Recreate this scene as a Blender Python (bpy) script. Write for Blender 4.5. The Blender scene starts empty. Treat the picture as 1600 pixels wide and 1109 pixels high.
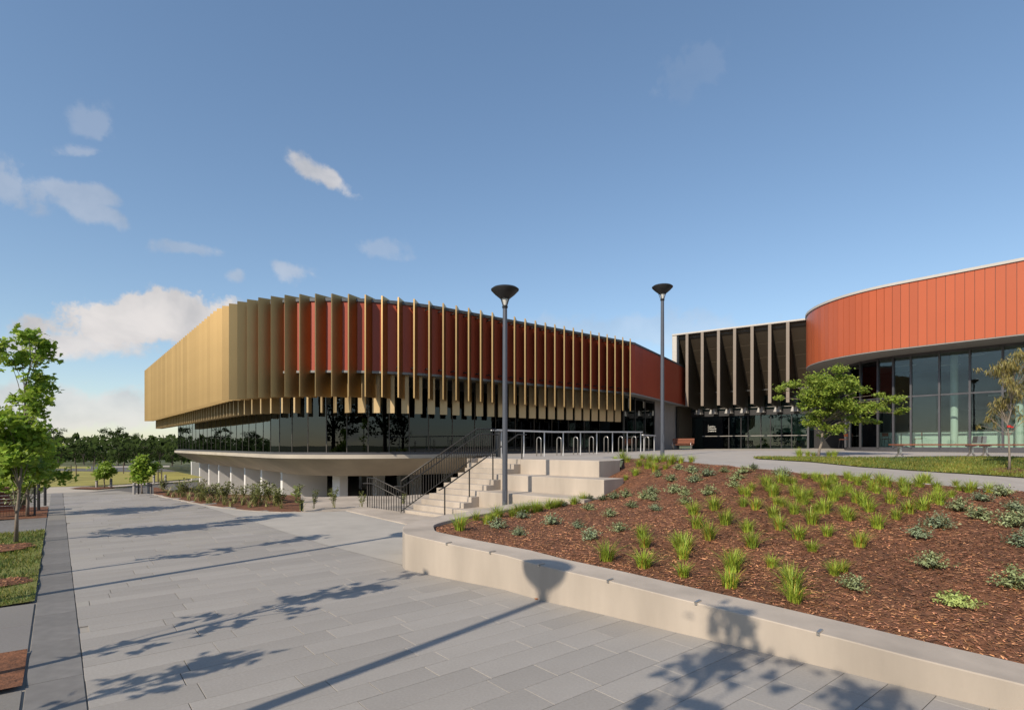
import bpy, bmesh, math, random
import numpy as np
from mathutils import Vector, Matrix, Quaternion, geometry as mgeo
random.seed(7); rng = np.random.default_rng(7)
SC = bpy.context.scene
COL = SC.collection
R = math.radians
# ------------------------------------------------------------------ camera
EZ = 2.24; FP = 870.0; HY = 696.0
cam_d = bpy.data.cameras.new('camera'); cam = bpy.data.objects.new('camera', cam_d); COL.objects.link(cam)
cam.location = (0, 0, EZ); cam.rotation_euler = (R(90), 0, 0)
cam_d.sensor_fit = 'HORIZONTAL'; cam_d.sensor_width = 36.0; cam_d.lens = 36.0 * FP / 1600
cam_d.shift_y = (HY - 554.5) / 1600
cam_d.clip_start = 0.05; cam_d.clip_end = 6000
SC.camera = cam
# ------------------------------------------------------------------ light
SUN_EL = R(37); SUN_AZ = R(38.2)                 # light travels towards this azimuth (right of forward)
sd = Vector((math.sin(SUN_AZ) * math.cos(SUN_EL), math.cos(SUN_AZ) * math.cos(SUN_EL), -math.sin(SUN_EL)))
sun_d = bpy.data.lights.new('sun', 'SUN'); sun_d.energy = 3.75; sun_d.angle = R(0.53); sun_d.color = (1.0, 0.87, 0.70)
sun = bpy.data.objects.new('sun', sun_d); COL.objects.link(sun); sun.location = (-20, -20, 40)
sun.rotation_euler = sd.to_track_quat('-Z', 'Y').to_euler()
SC.view_settings.view_transform = 'Standard'; SC.view_settings.look = 'None'
SC.view_settings.exposure = 0.42; SC.view_settings.gamma = 1.0; SC.view_settings.use_curve_mapping = False
SC.render.engine = 'CYCLES'
SC.cycles.max_bounces = 8; SC.cycles.transparent_max_bounces = 12; SC.cycles.caustics_reflective = False; SC.cycles.caustics_refractive = False
W = bpy.data.worlds.new('World'); SC.world = W; W.use_nodes = True
nt = W.node_tree; nt.nodes.clear()
def N(t, **kw):
    n = nt.nodes.new(t)
    for k, v in kw.items(): setattr(n, k, v)
    return n
def L(a, b): nt.links.new(a, b)
def VM(op, a, b=None):
    n = N('ShaderNodeVectorMath', operation=op)
    for i, x in enumerate((a, b)):
        if x is None: continue
        if isinstance(x, (tuple, list, Vector)): n.inputs[i].default_value = tuple(x)
        else: L(x, n.inputs[i])
    return n.outputs['Value'] if op in ('DOT_PRODUCT', 'LENGTH') else n.outputs['Vector']
def MA(op, a, b=None, clamp=False):
    n = N('ShaderNodeMath', operation=op); n.use_clamp = clamp
    for i, x in enumerate((a, b)):
        if x is None: continue
        if isinstance(x, (int, float)): n.inputs[i].default_value = x
        else: L(x, n.inputs[i])
    return n.outputs[0]
def SMOOTH(x, lo, hi):
    n = N('ShaderNodeMapRange', interpolation_type='SMOOTHSTEP'); L(x, n.inputs[0])
    n.inputs[1].default_value = lo; n.inputs[2].default_value = hi; return n.outputs[0]
def NOISE(v, scale, detail=6, rough=.55, dist=0):
    n = N('ShaderNodeTexNoise'); L(v, n.inputs['Vector']); n.inputs['Scale'].default_value = scale
    n.inputs['Detail'].default_value = detail; n.inputs['Roughness'].default_value = rough; n.inputs['Distortion'].default_value = dist
    return n.outputs['Fac']
tc = N('ShaderNodeTexCoord'); D_ = tc.outputs['Generated']
sky = N('ShaderNodeTexSky', sky_type='NISHITA'); sky.sun_disc = False
sky.sun_elevation = SUN_EL; sky.sun_rotation = math.atan2(-sd.x, -sd.y) % (2 * math.pi)
sky.altitude = 50; sky.air_density = 1.0; sky.dust_density = 0.35; sky.ozone_density = 2.2
SKY_STR = 0.15
bg = N('ShaderNodeBackground'); bg.inputs[1].default_value = SKY_STR
hs = N('ShaderNodeHueSaturation'); hs.inputs['Saturation'].default_value = 1.12; gmn = N('ShaderNodeGamma'); gmn.inputs[1].default_value = .80; L(sky.outputs[0], gmn.inputs[0]); L(gmn.outputs[0], hs.inputs['Color']); L(hs.outputs[0], bg.inputs[0])
# clouds: soft bodies at given directions, shaped by noise, and a scattered layer over the whole dome
nf = NOISE(D_, 9.0, 8, .62, .3); nfine = NOISE(D_, 26.0, 6, .6, .2)
def cdir(px, py): return Vector(((px - 800) / FP, 1, (HY - py) / FP))
cl = None
CL = [  # px, py, half width, half height, tilt, density, noise amount
    (215, 500, 165, 50, -2, 1.1, .6), (130, 534, 140, 30, 0, .95, .8), (510, 278, 62, 20, 33, .82, .9), (150, 195, 30, 30, 10, .17, 1.8), (135, 238, 40, 13, 0, .24, 1.5),
    (12, 292, 58, 40, 18, .32, 1.6), (462, 422, 60, 22, 8, .38, 1.3), (370, 430, 22, 14, 0, .35, 1.0), (110, 640, 250, 46, 0, .72, .9), (130, 300, 70, 22, 12, .34, 1.2),
    (300, 388, 60, 14, 8, .30, 1.2), (1075, 112, 60, 34, -8, .05, 2.4), (1000, 520, 330, 34, 0, .22, 1.0), (145, 330, 50, 20, 20, .34, 1.1), (600, 390, 70, 20, 5, .2, 1.2)]
for (px, py, rx, ry, tilt, dens, na) in CL:
    c = cdir(px, py); cn = c.normalized(); k = 1 / (FP * c.length) 
    e1 = Vector((1, 0, 0)); e1 = (e1 - cn * e1.dot(cn)).normalized(); e2 = cn.cross(e1); 
    if e2.z < 0: e2 = -e2
    t = R(-tilt); a1 = e1 * math.cos(t) + e2 * math.sin(t); a2 = -e1 * math.sin(t) + e2 * math.cos(t)
    dd = VM('SUBTRACT', D_, tuple(cn))
    x = MA('DIVIDE', VM('DOT_PRODUCT', dd, tuple(a1)), rx * k); y = MA('DIVIDE', VM('DOT_PRODUCT', dd, tuple(a2)), ry * k)
    r = MA('SQRT', MA('ADD', MA('MULTIPLY', x, x), MA('MULTIPLY', y, y)))
    base = MA('SUBTRACT', 1.0, r)
    m = MA('ADD', base, MA('MULTIPLY', MA('SUBTRACT', nf, .52), na * 2.6))
    m = MA('ADD', m, MA('MULTIPLY', MA('SUBTRACT', nfine, .5), 1.3))
    m = MA('MULTIPLY', SMOOTH(m, 0.0, .34 if dens >= 1 else .62), dens)
    front = SMOOTH(VM('DOT_PRODUCT', D_, tuple(cn)), .3, .6)
    m = MA('MULTIPLY', m, front)
    m = MA('MULTIPLY', m, SMOOTH(r, 1.7, .9))
    cl = m if cl is None else MA('MAXIMUM', cl, m)
sep = N('ShaderNodeSeparateXYZ'); L(D_, sep.inputs[0])
flat = N('ShaderNodeCombineXYZ'); den = MA('ADD', MA('MAXIMUM', sep.outputs[2], 0.0), .22)
L(MA('DIVIDE', sep.outputs[0], den), flat.inputs[0]); L(MA('DIVIDE', sep.outputs[1], den), flat.inputs[1])
gn = NOISE(flat.outputs[0], 1.35, 8, .6, .4)
back = SMOOTH(sep.outputs[1], .55, -.25)        # the weather lies behind the camera
thr = MA('SUBTRACT', gn, MA('SUBTRACT', .66, MA('MULTIPLY', back, .17)))
gen = MA('MULTIPLY', SMOOTH(thr, 0, .2), .8)
cl = MA('MAXIMUM', cl, gen)
cl = MA('MULTIPLY', cl, SMOOTH(sep.outputs[2], -.02, .03), clamp=True)
# cloud tone: brighter towards the tops and the sun, greyer in the folds
ccol = N('ShaderNodeMixRGB'); L(SMOOTH(NOISE(VM('ADD', D_, (.03, .02, -.028)), 7.0, 5, .55, .3), .36, .64), ccol.inputs[0])
ccol.inputs[1].default_value = (.78, .745, .73, 1); ccol.inputs[2].default_value = (.48, .485, .51, 1)
bgc = N('ShaderNodeBackground'); L(ccol.outputs[0], bgc.inputs[0]); bgc.inputs[1].default_value = .76
mx = N('ShaderNodeMixShader'); L(cl, mx.inputs[0]); L(bg.outputs[0], mx.inputs[1]); L(bgc.outputs[0], mx.inputs[2])
wo = N('ShaderNodeOutputWorld'); L(mx.outputs[0], wo.inputs[0])

# ------------------------------------------------------------------ helpers
def tagp(o, label=None, cat=None, group=None, kind=None):
    if label: o['label'] = label
    if cat: o['category'] = cat
    if group: o['group'] = group
    if kind: o['kind'] = kind
    return o
WL = {}
def empty(name, loc, label=None, cat=None, group=None):
    o = bpy.data.objects.new(name, None); COL.objects.link(o); o.location = loc; o.empty_display_size = .2
    WL[o.name] = Vector(loc); return tagp(o, label, cat, group)
def mat(name, col, rough=.6, metal=0., var=.12, scale=2.0, bump=0., bscale=60., rnd=0., attr=False, spec=.5, var2=0., scale2=.35, stretch=None, hue2=None, sub=0, trans=0):
    m = bpy.data.materials.new(name); m.use_nodes = True; t = m.node_tree; bs = t.nodes['Principled BSDF']
    def n(ty, **kw):
        x = t.nodes.new(ty)
        for k, v in kw.items(): setattr(x, k, v)
        return x
    l = t.links.new
    co = n('ShaderNodeTexCoord').outputs['Object']
    if stretch:
        mp = n('ShaderNodeMapping'); mp.inputs['Scale'].default_value = stretch; l(co, mp.inputs[0]); co2 = mp.outputs[0]
    else: co2 = co
    base = n('ShaderNodeRGB'); base.outputs[0].default_value = (*[c * .86 for c in col], 1); cur = base.outputs[0]
    def mul(cur, fac):
        h = n('ShaderNodeVectorMath', operation='SCALE'); l(cur, h.inputs[0]); l(fac, h.inputs['Scale']); return h.outputs[0]
    def noise(sc, det, vec, lo, hi):
        x = n('ShaderNodeTexNoise'); x.inputs['Scale'].default_value = sc; x.inputs['Detail'].default_value = det; l(vec, x.inputs['Vector'])
        r = n('ShaderNodeMapRange'); l(x.outputs['Fac'], r.inputs[0]); r.inputs[1].default_value = .3; r.inputs[2].default_value = .7; r.inputs[3].default_value = lo; r.inputs[4].default_value = hi
        return r.outputs[0], x.outputs['Fac']
    if hue2:
        f, raw = noise(scale2 * 1.7, 5, co2, 0, 1)
        mxx = n('ShaderNodeMixRGB'); l(f, mxx.inputs[0]); l(cur, mxx.inputs[1]); mxx.inputs[2].default_value = (*[c * .86 for c in hue2], 1); cur = mxx.outputs[0]
    if var: f, _ = noise(scale, 6, co2, 1 - var, 1 + var); cur = mul(cur, f)
    if var2: f, _ = noise(scale2, 4, co2, 1 - var2, 1 + var2); cur = mul(cur, f)
    if rnd:
        oi = n('ShaderNodeObjectInfo'); r = n('ShaderNodeMapRange'); l(oi.outputs['Random'], r.inputs[0]); r.inputs[3].default_value = 1 - rnd; r.inputs[4].default_value = 1 + rnd
        cur = mul(cur, r.outputs[0])
    if attr:
        at = n('ShaderNodeAttribute', attribute_name='tint'); mm = n('ShaderNodeVectorMath', operation='MULTIPLY'); l(cur, mm.inputs[0]); l(at.outputs['Color'], mm.inputs[1]); cur = mm.outputs[0]
    l(cur, bs.inputs['Base Color'])
    bs.inputs['Roughness'].default_value = rough; bs.inputs['Metallic'].default_value = metal
    bs.inputs['Specular IOR Level'].default_value = spec
    if bump:
        x = n('ShaderNodeTexNoise'); x.inputs['Scale'].default_value = bscale; x.inputs['Detail'].default_value = 5; l(co2, x.inputs['Vector'])
        b = n('ShaderNodeBump'); b.inputs['Strength'].default_value = bump; b.inputs['Distance'].default_value = .02; l(x.outputs['Fac'], b.inputs['Height']); l(b.outputs[0], bs.inputs['Normal'])
    if trans:
        tr = n('ShaderNodeBsdfTranslucent'); l(cur, tr.inputs[0]); ms = n('ShaderNodeMixShader'); ms.inputs[0].default_value = trans
        l(bs.outputs[0], ms.inputs[1]); l(tr.outputs[0], ms.inputs[2]); l(ms.outputs[0], t.nodes['Material Output'].inputs[0])
    return m
def glass(name, tint, ior=1.5, rough=0.0):
    m = bpy.data.materials.new(name); m.use_nodes = True; t = m.node_tree; t.nodes.clear()
    o = t.nodes.new('ShaderNodeOutputMaterial'); mx = t.nodes.new('ShaderNodeMixShader'); tr = t.nodes.new('ShaderNodeBsdfTransparent'); gl = t.nodes.new('ShaderNodeBsdfGlossy'); fr = t.nodes.new('ShaderNodeFresnel')
    fr.inputs[0].default_value = ior; tr.inputs[0].default_value = (*tint, 1); gl.inputs['Roughness'].default_value = rough
    gl.inputs['Color'].default_value = (.84, .93, 1, 1)
    no = t.nodes.new('ShaderNodeTexNoise'); no.inputs['Scale'].default_value = .35; tcx = t.nodes.new('ShaderNodeTexCoord'); t.links.new(tcx.outputs['Object'], no.inputs['Vector'])
    b = t.nodes.new('ShaderNodeBump'); b.inputs['Strength'].default_value = .05; b.inputs['Distance'].default_value = .05; t.links.new(no.outputs['Fac'], b.inputs['Height']); t.links.new(b.outputs[0], gl.inputs['Normal'])
    t.links.new(fr.outputs[0], mx.inputs[0]); t.links.new(tr.outputs[0], mx.inputs[1]); t.links.new(gl.outputs[0], mx.inputs[2]); t.links.new(mx.outputs[0], o.inputs[0])
    return m
class MB:
    def __init__(s): s.v = []; s.f = []; s.t = []
    def add(s, vs, fs, tint=None):
        k = len(s.v); s.v += [tuple(v) for v in vs]; s.f += [tuple(i + k for i in f) for f in fs]; s.t += [tint] * len(fs); return s
    def box(s, c, size, ax=(1, 0, 0), tint=None):
        """box centred at c; size along ax, its horizontal perpendicular, and z"""
        c = Vector(c); X = Vector(ax).normalized(); Z = Vector((0, 0, 1)); Y = Z.cross(X).normalized(); Z = X.cross(Y)
        hx, hy, hz = [q / 2 for q in size]
        vs = [c + X * (sx * hx) + Y * (sy * hy) + Z * (sz * hz) for sz in (-1, 1) for sy in (-1, 1) for sx in (-1, 1)]
        return s.add(vs, [(0, 2, 3, 1), (4, 5, 7, 6), (0, 1, 5, 4), (2, 6, 7, 3), (0, 4, 6, 2), (1, 3, 7, 5)], tint)
    def prism(s, pts, z0, z1, tint=None):
        n = len(pts)
        ar = sum(pts[i][0] * pts[(i + 1) % n][1] - pts[(i + 1) % n][0] * pts[i][1] for i in range(n))
        if ar < 0: pts = pts[::-1]
        g = lambda z, i: z[i] if isinstance(z, (list, tuple)) else z
        vs = [(p[0], p[1], g(z0, i)) for i, p in enumerate(pts)] + [(p[0], p[1], g(z1, i)) for i, p in enumerate(pts)]
        fs = [tuple(range(n - 1, -1, -1)), tuple(range(n, 2 * n))] + [(i, (i + 1) % n, n + (i + 1) % n, n + i) for i in range(n)]
        return s.add(vs, fs, tint)
    def hull(s, bottom, top, tint=None):
        n = len(bottom); vs = list(bottom) + list(top)
        return s.add(vs, [tuple(range(n - 1, -1, -1)), tuple(range(n, 2 * n))] + [(i, (i + 1) % n, n + (i + 1) % n, n + i) for i in range(n)], tint)
    def tube(s, pts, r, n=8, tint=None, caps=True):
        pts = [Vector(p) for p in pts]; rs = r if isinstance(r, (list, tuple)) else [r] * len(pts)
        rings = []; prev = None
        for i, p in enumerate(pts):
            d = (pts[min(i + 1, len(pts) - 1)] - pts[max(i - 1, 0)]).normalized()
            if prev is None:
                u = d.orthogonal().normalized()
            else:
                u = prev - d * prev.dot(d)
                u = u.normalized() if u.length > 1e-5 else d.orthogonal().normalized()
            prev = u; w = d.cross(u)
            rings.append([p + (u * math.cos(2 * math.pi * j / n) + w * math.sin(2 * math.pi * j / n)) * rs[i] for j in range(n)])
        vs = [q for rg in rings for q in rg]; fs = []
        for i in range(len(pts) - 1):
            for j in range(n): fs.append((i * n + j, i * n + (j + 1) % n, (i + 1) * n + (j + 1) % n, (i + 1) * n + j))
        if caps: fs += [tuple(range(n - 1, -1, -1)), tuple((len(pts) - 1) * n + j for j in range(n))]
        return s.add(vs, fs, tint)
    def lathe(s, c, prof, n=28, tint=None):
        vs = []; fs = []; c = Vector(c)
        for (r, z) in prof:
            for j in range(n): vs.append(c + Vector((r * math.cos(2 * math.pi * j / n), r * math.sin(2 * math.pi * j / n), z)))
        for i in range(len(prof) - 1):
            for j in range(n): fs.append((i * n + j, i * n + (j + 1) % n, (i + 1) * n + (j + 1) % n, (i + 1) * n + j))
        return s.add(vs, fs, tint)
    def mesh(s, name, origin=(0, 0, 0)):
        me = bpy.data.meshes.new(name); o = Vector(origin)
        me.from_pydata([tuple(Vector(v) - o) for v in s.v] if o.length else s.v, [], s.f)
        if any(t is not None for t in s.t):
            ca = me.color_attributes.new('tint', 'FLOAT_COLOR', 'CORNER')
            buf = np.ones((len(me.loops), 4), dtype=np.float32)
            cnt = np.array([len(f) for f in s.f]); tt = np.array([t if t is not None else (1, 1, 1) for t in s.t], dtype=np.float32)
            buf[:, :3] = np.repeat(tt, cnt, axis=0); ca.data.foreach_set('color', buf.ravel())
        me.update(); return me
    def build(s, name, m, parent=None, smooth=False, loc=None, bevel=0, **tags):
        base = WL[parent.name] if parent else Vector((0, 0, 0))
        org = Vector(loc) if loc is not None else base
        me = s.mesh(name, org)
        if m: me.materials.append(m)
        o = bpy.data.objects.new(name, me); COL.objects.link(o)
        o.location = org - base; WL[o.name] = org
        if parent: o.parent = parent
        if smooth is True:
            for p in me.polygons: p.use_smooth = True
        elif smooth:
            for p in me.polygons: p.use_smooth = True
            me.set_sharp_from_angle(angle=R(smooth))
        if bevel:
            b = o.modifiers.new('bevel', 'BEVEL'); b.width = bevel; b.segments = 2; b.limit_method = 'ANGLE'
        return tagp(o, **tags)
def inst(name, me, loc, rz=0, parent=None, scale=None, **tags):
    """one object on shared mesh data; loc in the parent's space"""
    o = bpy.data.objects.new(name, me); COL.objects.link(o); o.location = loc; o.rotation_euler = (0, 0, rz)
    if scale is not None: o.scale = scale if isinstance(scale, (tuple, list)) else (scale,) * 3
    if parent: o.parent = parent
    WL[o.name] = (WL[parent.name] if parent else Vector((0, 0, 0))) + Vector(loc)
    return tagp(o, **tags)
def copy_thing(root, loc, rz=None, scale=None, **tags):
    c = root.copy(); COL.objects.link(c); c.location = loc; WL[c.name] = Vector(loc)
    if rz is not None: c.rotation_euler = (0, 0, rz)
    if scale is not None: c.scale = scale if isinstance(scale, (tuple, list)) else (scale,) * 3
    for ch in root.children:
        d = ch.copy(); COL.objects.link(d); d.parent = c
        for g in ch.children:
            e = g.copy(); COL.objects.link(e); e.parent = d
    return tagp(c, **tags)
def Q(px, D, z=0.): return Vector(((px - 800) / FP * D, D, z))
def PZ(px, py, z): D = FP * (EZ - z) / (py - HY); return Vector(((px - 800) / FP * D, D, z))
U = Vector((-.6327, .7745, 0)); V = Vector((.7745, .6327, 0)); ANG_V = math.atan2(V.y, V.x)
def AB(a, b, z=0.): return V * a + U * b + Vector((0, 0, z))
def ab(p): return p[0] * V.x + p[1] * V.y, p[0] * U.x + p[1] * U.y
def inpoly(x, y, P):
    r = False; j = len(P) - 1
    for i in range(len(P)):
        xi, yi = P[i][0], P[i][1]; xj, yj = P[j][0], P[j][1]
        if (yi > y) != (yj > y) and x < (xj - xi) * (y - yi) / (yj - yi) + xi: r = not r
        j = i
    return r
class TPS:
    def __init__(s, pts, lam=1e-3):
        P = np.array([(p[0], p[1]) for p in pts]); z = np.array([p[2] for p in pts]); n = len(P)
        s.P = P; K = s.k(np.linalg.norm(P[:, None] - P[None], axis=2)) + lam * np.eye(n)
        A = np.zeros((n + 3, n + 3)); A[:n, :n] = K; A[:n, n] = 1; A[:n, n + 1:] = P; A[n, :n] = 1; A[n + 1:, :n] = P.T
        s.w = np.linalg.solve(A, np.concatenate([z, [0, 0, 0]]))
    def k(s, r): return np.where(r > 1e-9, r * r * np.log(np.maximum(r, 1e-9)), 0)
    def __call__(s, x, y):
        r = np.hypot(s.P[:, 0] - x, s.P[:, 1] - y); n = len(s.P)
        return float(s.k(r) @ s.w[:n] + s.w[n] + s.w[n + 1] * x + s.w[n + 2] * y)
def densify(P, step, closed=True):
    out = []; n = len(P)
    for i in range(n if closed else n - 1):
        a = Vector(P[i][:2]); b = Vector(P[(i + 1) % n][:2]); k = max(1, int((b - a).length / step))
        for j in range(k): out.append(a + (b - a) * j / k)
    if not closed: out.append(Vector(P[-1][:2]))
    return out
def surface(poly, zf, step, edge_step=None):
    """triangulated sheet over a polygon, heights from zf"""
    B = densify(poly, edge_step or step); nb = len(B)
    xs = [p.x for p in B]; ys = [p.y for p in B]; pts = list(B)
    x = min(xs)
    while x < max(xs):
        y = min(ys)
        while y < max(ys):
            q = Vector((x + random.uniform(-.2, .2) * step, y + random.uniform(-.2, .2) * step))
            if inpoly(q.x, q.y, B): pts.append(q)
            y += step
        x += step
    r = mgeo.delaunay_2d_cdt(pts, [], [list(range(nb))], 1, 1e-5)
    vs = [(p.x, p.y, zf(p.x, p.y)) for p in r[0]]
    fs = [tuple(f) for f in r[2]]
    return MB().add(vs, fs)
def ray_to(zf, px, py):
    D = 12.0; lo, hi = 2.0, 80.0
    g = lambda D: EZ - (py - HY) * D / FP - zf((px - 800) / FP * D, D)
    prev = lo; D = lo
    while D < hi:
        if g(D) < 0: break
        prev = D; D *= 1.03
    a, b = prev, D
    for _ in range(25):
        m = (a + b) / 2
        if g(m) > 0: a = m
        else: b = m
    D = (a + b) / 2; X = (px - 800) / FP * D
    return Vector((X, D, zf(X, D)))
def arrow(P, o):
    """offset an open polyline to its right by o (mitred)"""
    out = []; n = len(P)
    for i in range(n):
        d1 = (P[i] - P[i - 1]).normalized() if i else None; d2 = (P[i + 1] - P[i]).normalized() if i < n - 1 else None
        d1 = d1 or d2; d2 = d2 or d1
        n1 = Vector((d1.y, -d1.x)); n2 = Vector((d2.y, -d2.x)); m = (n1 + n2).normalized()
        out.append(P[i] + m * (o / max(.45, m.dot(n1))))
    return out
ORD = 'leftmost second third fourth fifth sixth seventh eighth ninth tenth eleventh twelfth thirteenth fourteenth fifteenth sixteenth seventeenth eighteenth nineteenth twentieth'.split()
ROWN = 'nearest second third fourth fifth sixth seventh eighth ninth tenth'.split()
def rank(items, what, where, per=9):
    """a label of its own for each of a group: its place in the rows of its patch, nearest row first"""
    it = sorted(items, key=lambda t: -t[2]); nr = max(1, round(len(it) / per)); k = math.ceil(len(it) / nr)
    for r in range(nr):
        row = sorted(it[r * k:(r + 1) * k], key=lambda t: t[1])
        for i, (o, px, py) in enumerate(row):
            pl = 'only one' if len(row) == 1 else (ORD[i] if i == 0 else ORD[i] + ' from left')
            o['label'] = f"{what} {where}, {pl}" + (f" in {ROWN[r]} row" if nr > 1 else '')
# ------------------------------------------------------------------ materials
CONC = mat('cream_concrete', (.46, .40, .335), .75, var=.11, scale=2.2, bump=.12, bscale=30, var2=.17, scale2=.7, stretch=(1, 1, .2))
CONC_TOP = CONC
CONC_G = mat('grey_concrete', (.36, .34, .32), .8, var=.08, scale=1.5, bump=.1, bscale=40, var2=.08)
FORE = mat('forecourt_concrete', (.40, .37, .335), .85, var=.07, scale=2.5, bump=.1, bscale=60, var2=.09, scale2=.25)
APRON = mat('apron_concrete', (.42, .395, .355), .85, var=.06, scale=2, bump=.08, bscale=60, var2=.08, scale2=.4)
SLABM = mat('slab_concrete', (.50, .45, .38), .7, var=.06, scale=1.0, var2=.10, scale2=.3)
SOFF = mat('soffit_concrete', (.56, .48, .39), .7, var=.12, scale=.8, var2=.15, scale2=.25)
WHITE = mat('white_render', (.85, .84, .82), .7, var=.03, scale=1)
PAV = mat('bluestone_paver', (.335, .314, .287), .72, var=.07, scale=38, bump=.12, bscale=140, rnd=.08, var2=.06, scale2=.6, hue2=(.345, .325, .30))
PAVS = mat('bluestone_paver_far', (.335, .314, .287), .72, var=.07, scale=38, bump=.12, bscale=140, attr=True, var2=.06, scale2=.6, hue2=(.345, .325, .30))
BAND = mat('dark_band_paver', (.185, .178, .170), .75, var=.12, scale=6, bump=.1, bscale=90, rnd=.10, var2=.1, scale2=.8)
JOINT = mat('joint_sand', (.30, .28, .25), .95, var=.3, scale=1.2)
GOLD = mat('gold_anodised', (.49, .33, .15), .42, 1.0, var=.05, scale=.6, rnd=.09, spec=.4)
GOLD2 = mat('gold_anodised_lower', (.58, .43, .23), .5, .5, var=.05, scale=.6, rnd=.07)
RED = mat('red_panel', (.41, .066, .028), .5, var=.05, scale=.5, rnd=.08)
RED2 = mat('orange_red_panel', (.50, .112, .040), .36, var=.03, scale=.4, rnd=.07)
DARK = mat('dark_metal', (.045, .045, .048), .45, .3, var=.05)
COPE = mat('coping_grey', (.10, .11, .12), .5, .2)
BLACK = mat('black_lining', (.012, .012, .013), .7)
MULL = mat('mullion_bronze', (.09, .08, .07), .45, .3)
MULLG = mat('mullion_grey', (.10, .10, .11), .45, .3)
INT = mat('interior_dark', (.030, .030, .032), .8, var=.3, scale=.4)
GL1 = glass('tinted_glass', (.12, .165, .175), 1.55)
GL2 = glass('clear_glass', (.85, .90, .88), 1.5)
GL3 = glass('lobby_glass', (.60, .74, .71), 1.5)
MULCH = mat('mulch_ground', (.165, .068, .031), .95, var=.45, scale=9, bump=.8, bscale=35, var2=.25, scale2=1.2)
CHIP = mat('mulch_chip', (.32, .148, .072), .9, var=.2, scale=5, attr=True)
GRASSB = mat('lawn_soil', (.15, .16, .035), .95, var=.35, scale=3, bump=.5, bscale=60, var2=.25, scale2=.6)
BLADE = mat('grass_blade', (.22, .26, .05), .6, var=.15, scale=1, attr=True, trans=.25)
TUFT = mat('tuft_leaf', (.37, .48, .07), .5, var=.10, scale=2, rnd=.16, attr=True, trans=.3)
SHRUB = mat('shrub_leaf', (.25, .30, .13), .6, var=.10, scale=2, rnd=.18, attr=True, trans=.15)
BEDLEAF = mat('bed_plant_leaf', (.20, .23, .08), .45, var=.1, scale=2, rnd=.15, attr=True, trans=.2)
LEAF = mat('maple_leaf', (.28, .42, .05), .5, spec=.3, var=.1, scale=1, attr=True, trans=.45)
LEAF2 = mat('elm_leaf', (.27, .37, .055), .55, spec=.25, var=.1, scale=1, attr=True, trans=.4)
LEAF3 = mat('gum_leaf', (.26, .23, .07), .5, var=.1, scale=1, attr=True, trans=.25)
FARLEAF = mat('forest_leaf', (.030, .050, .010), .85, spec=.1, var=.1, scale=.2, attr=True, rnd=.22)
BARK = mat('pale_bark', (.24, .20, .16), .9, var=.25, scale=6, bump=.4, bscale=25)
BARKD = mat('dark_bark', (.12, .095, .075), .9, var=.25, scale=6, bump=.4, bscale=25)
LAMPM = mat('lamp_metal', (.115, .125, .15), .38, .35, var=.03)
LAMPH = mat('lamp_head_metal', (.035, .036, .038), .45, .3)
STEEL = mat('stainless', (.62, .60, .57), .3, .9)
RAILM = mat('rail_metal', (.06, .056, .05), .45, .4)
TIMB = mat('red_timber', (.25, .085, .045), .6, var=.2, scale=3, stretch=(1, 8, 8), rnd=.15)
MINT = mat('mint_paint', (.62, .76, .68), .5, var=.02)
FIELD = mat('dry_field_grass', (.33, .30, .07), .95, var=.25, scale=.6, var2=.2, scale2=.08, bump=.4, bscale=5)
GROUND = mat('far_ground', (.10, .11, .035), .95, var=.3, scale=.05)
ASPH = mat('asphalt', (.13, .125, .12), .9, var=.12, scale=1.5)
PATHC = mat('cream_path', (.48, .43, .36), .85, var=.08, scale=.8)
BROWN = mat('brown_lining', (.085, .066, .046), .5, .25, var=.06, scale=.4)
BEIGE = mat('beige_fascia', (.25, .205, .165), .55, var=.03)
PALE = mat('pale_fascia', (.56, .53, .49), .6, var=.03)
SOFG = mat('soffit_grey', (.30, .29, .275), .7, var=.05)
TRAP = mat('beam_end_grey', (.42, .41, .40), .6)
# ================================================================== GROUND
def ss(x): x = max(0., min(1., x)); return x * x * (3 - 2 * x)
def slab_dist(x, y):
    a, b = ab((x, y)); return math.hypot(max(16.5 - a, 0), max(35 - b, 0)) - 7.02 if (a < 16.5 or b < 35) else -7.
def terrain(x, y): return -.10 - 1.55 * ss((5.5 - slab_dist(x, y)) / 4.0)
m = MB(); xs = np.arange(-60, 76, 2.0); ys = np.arange(-24, 112, 2.0)
vs = [(x, y, terrain(x, y)) for y in ys for x in xs]; nx = len(xs)
m.add(vs, [(j * nx + i, j * nx + i + 1, (j + 1) * nx + i + 1, (j + 1) * nx + i) for j in range(len(ys) - 1) for i in range(nx - 1)])
x0, x1, y0, y1 = xs[0], xs[-1], ys[0], ys[-1]; BIG = 3500
def edge_z(a0, a1, n, fixed, horiz): 
    return [((x, fixed) if horiz else (fixed, x)) for x in np.linspace(a0, a1, n)]
for horiz, fixed, far, lo, hi in ((True, y0, -BIG, x0, x1), (True, y1, BIG, x0, x1), (False, x0, -BIG, y0, y1), (False, x1, BIG, y0, y1)):
    n = 69; inner = []; outer = []
    for i in range(n):
        t = lo + (hi - lo) * i / (n - 1); o = -BIG + 2 * BIG * i / (n - 1)
        p = (t, fixed) if horiz else (fixed, t); q = (o, far) if horiz else (far, o)
        inner.append((p[0], p[1], terrain(*p))); outer.append((q[0], q[1], -.1))
    m.add(inner + outer, [(i, i + 1, n + i + 1, n + i) for i in range(n - 1)])
m.build('ground', GROUND, smooth=True, kind='structure')
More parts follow.
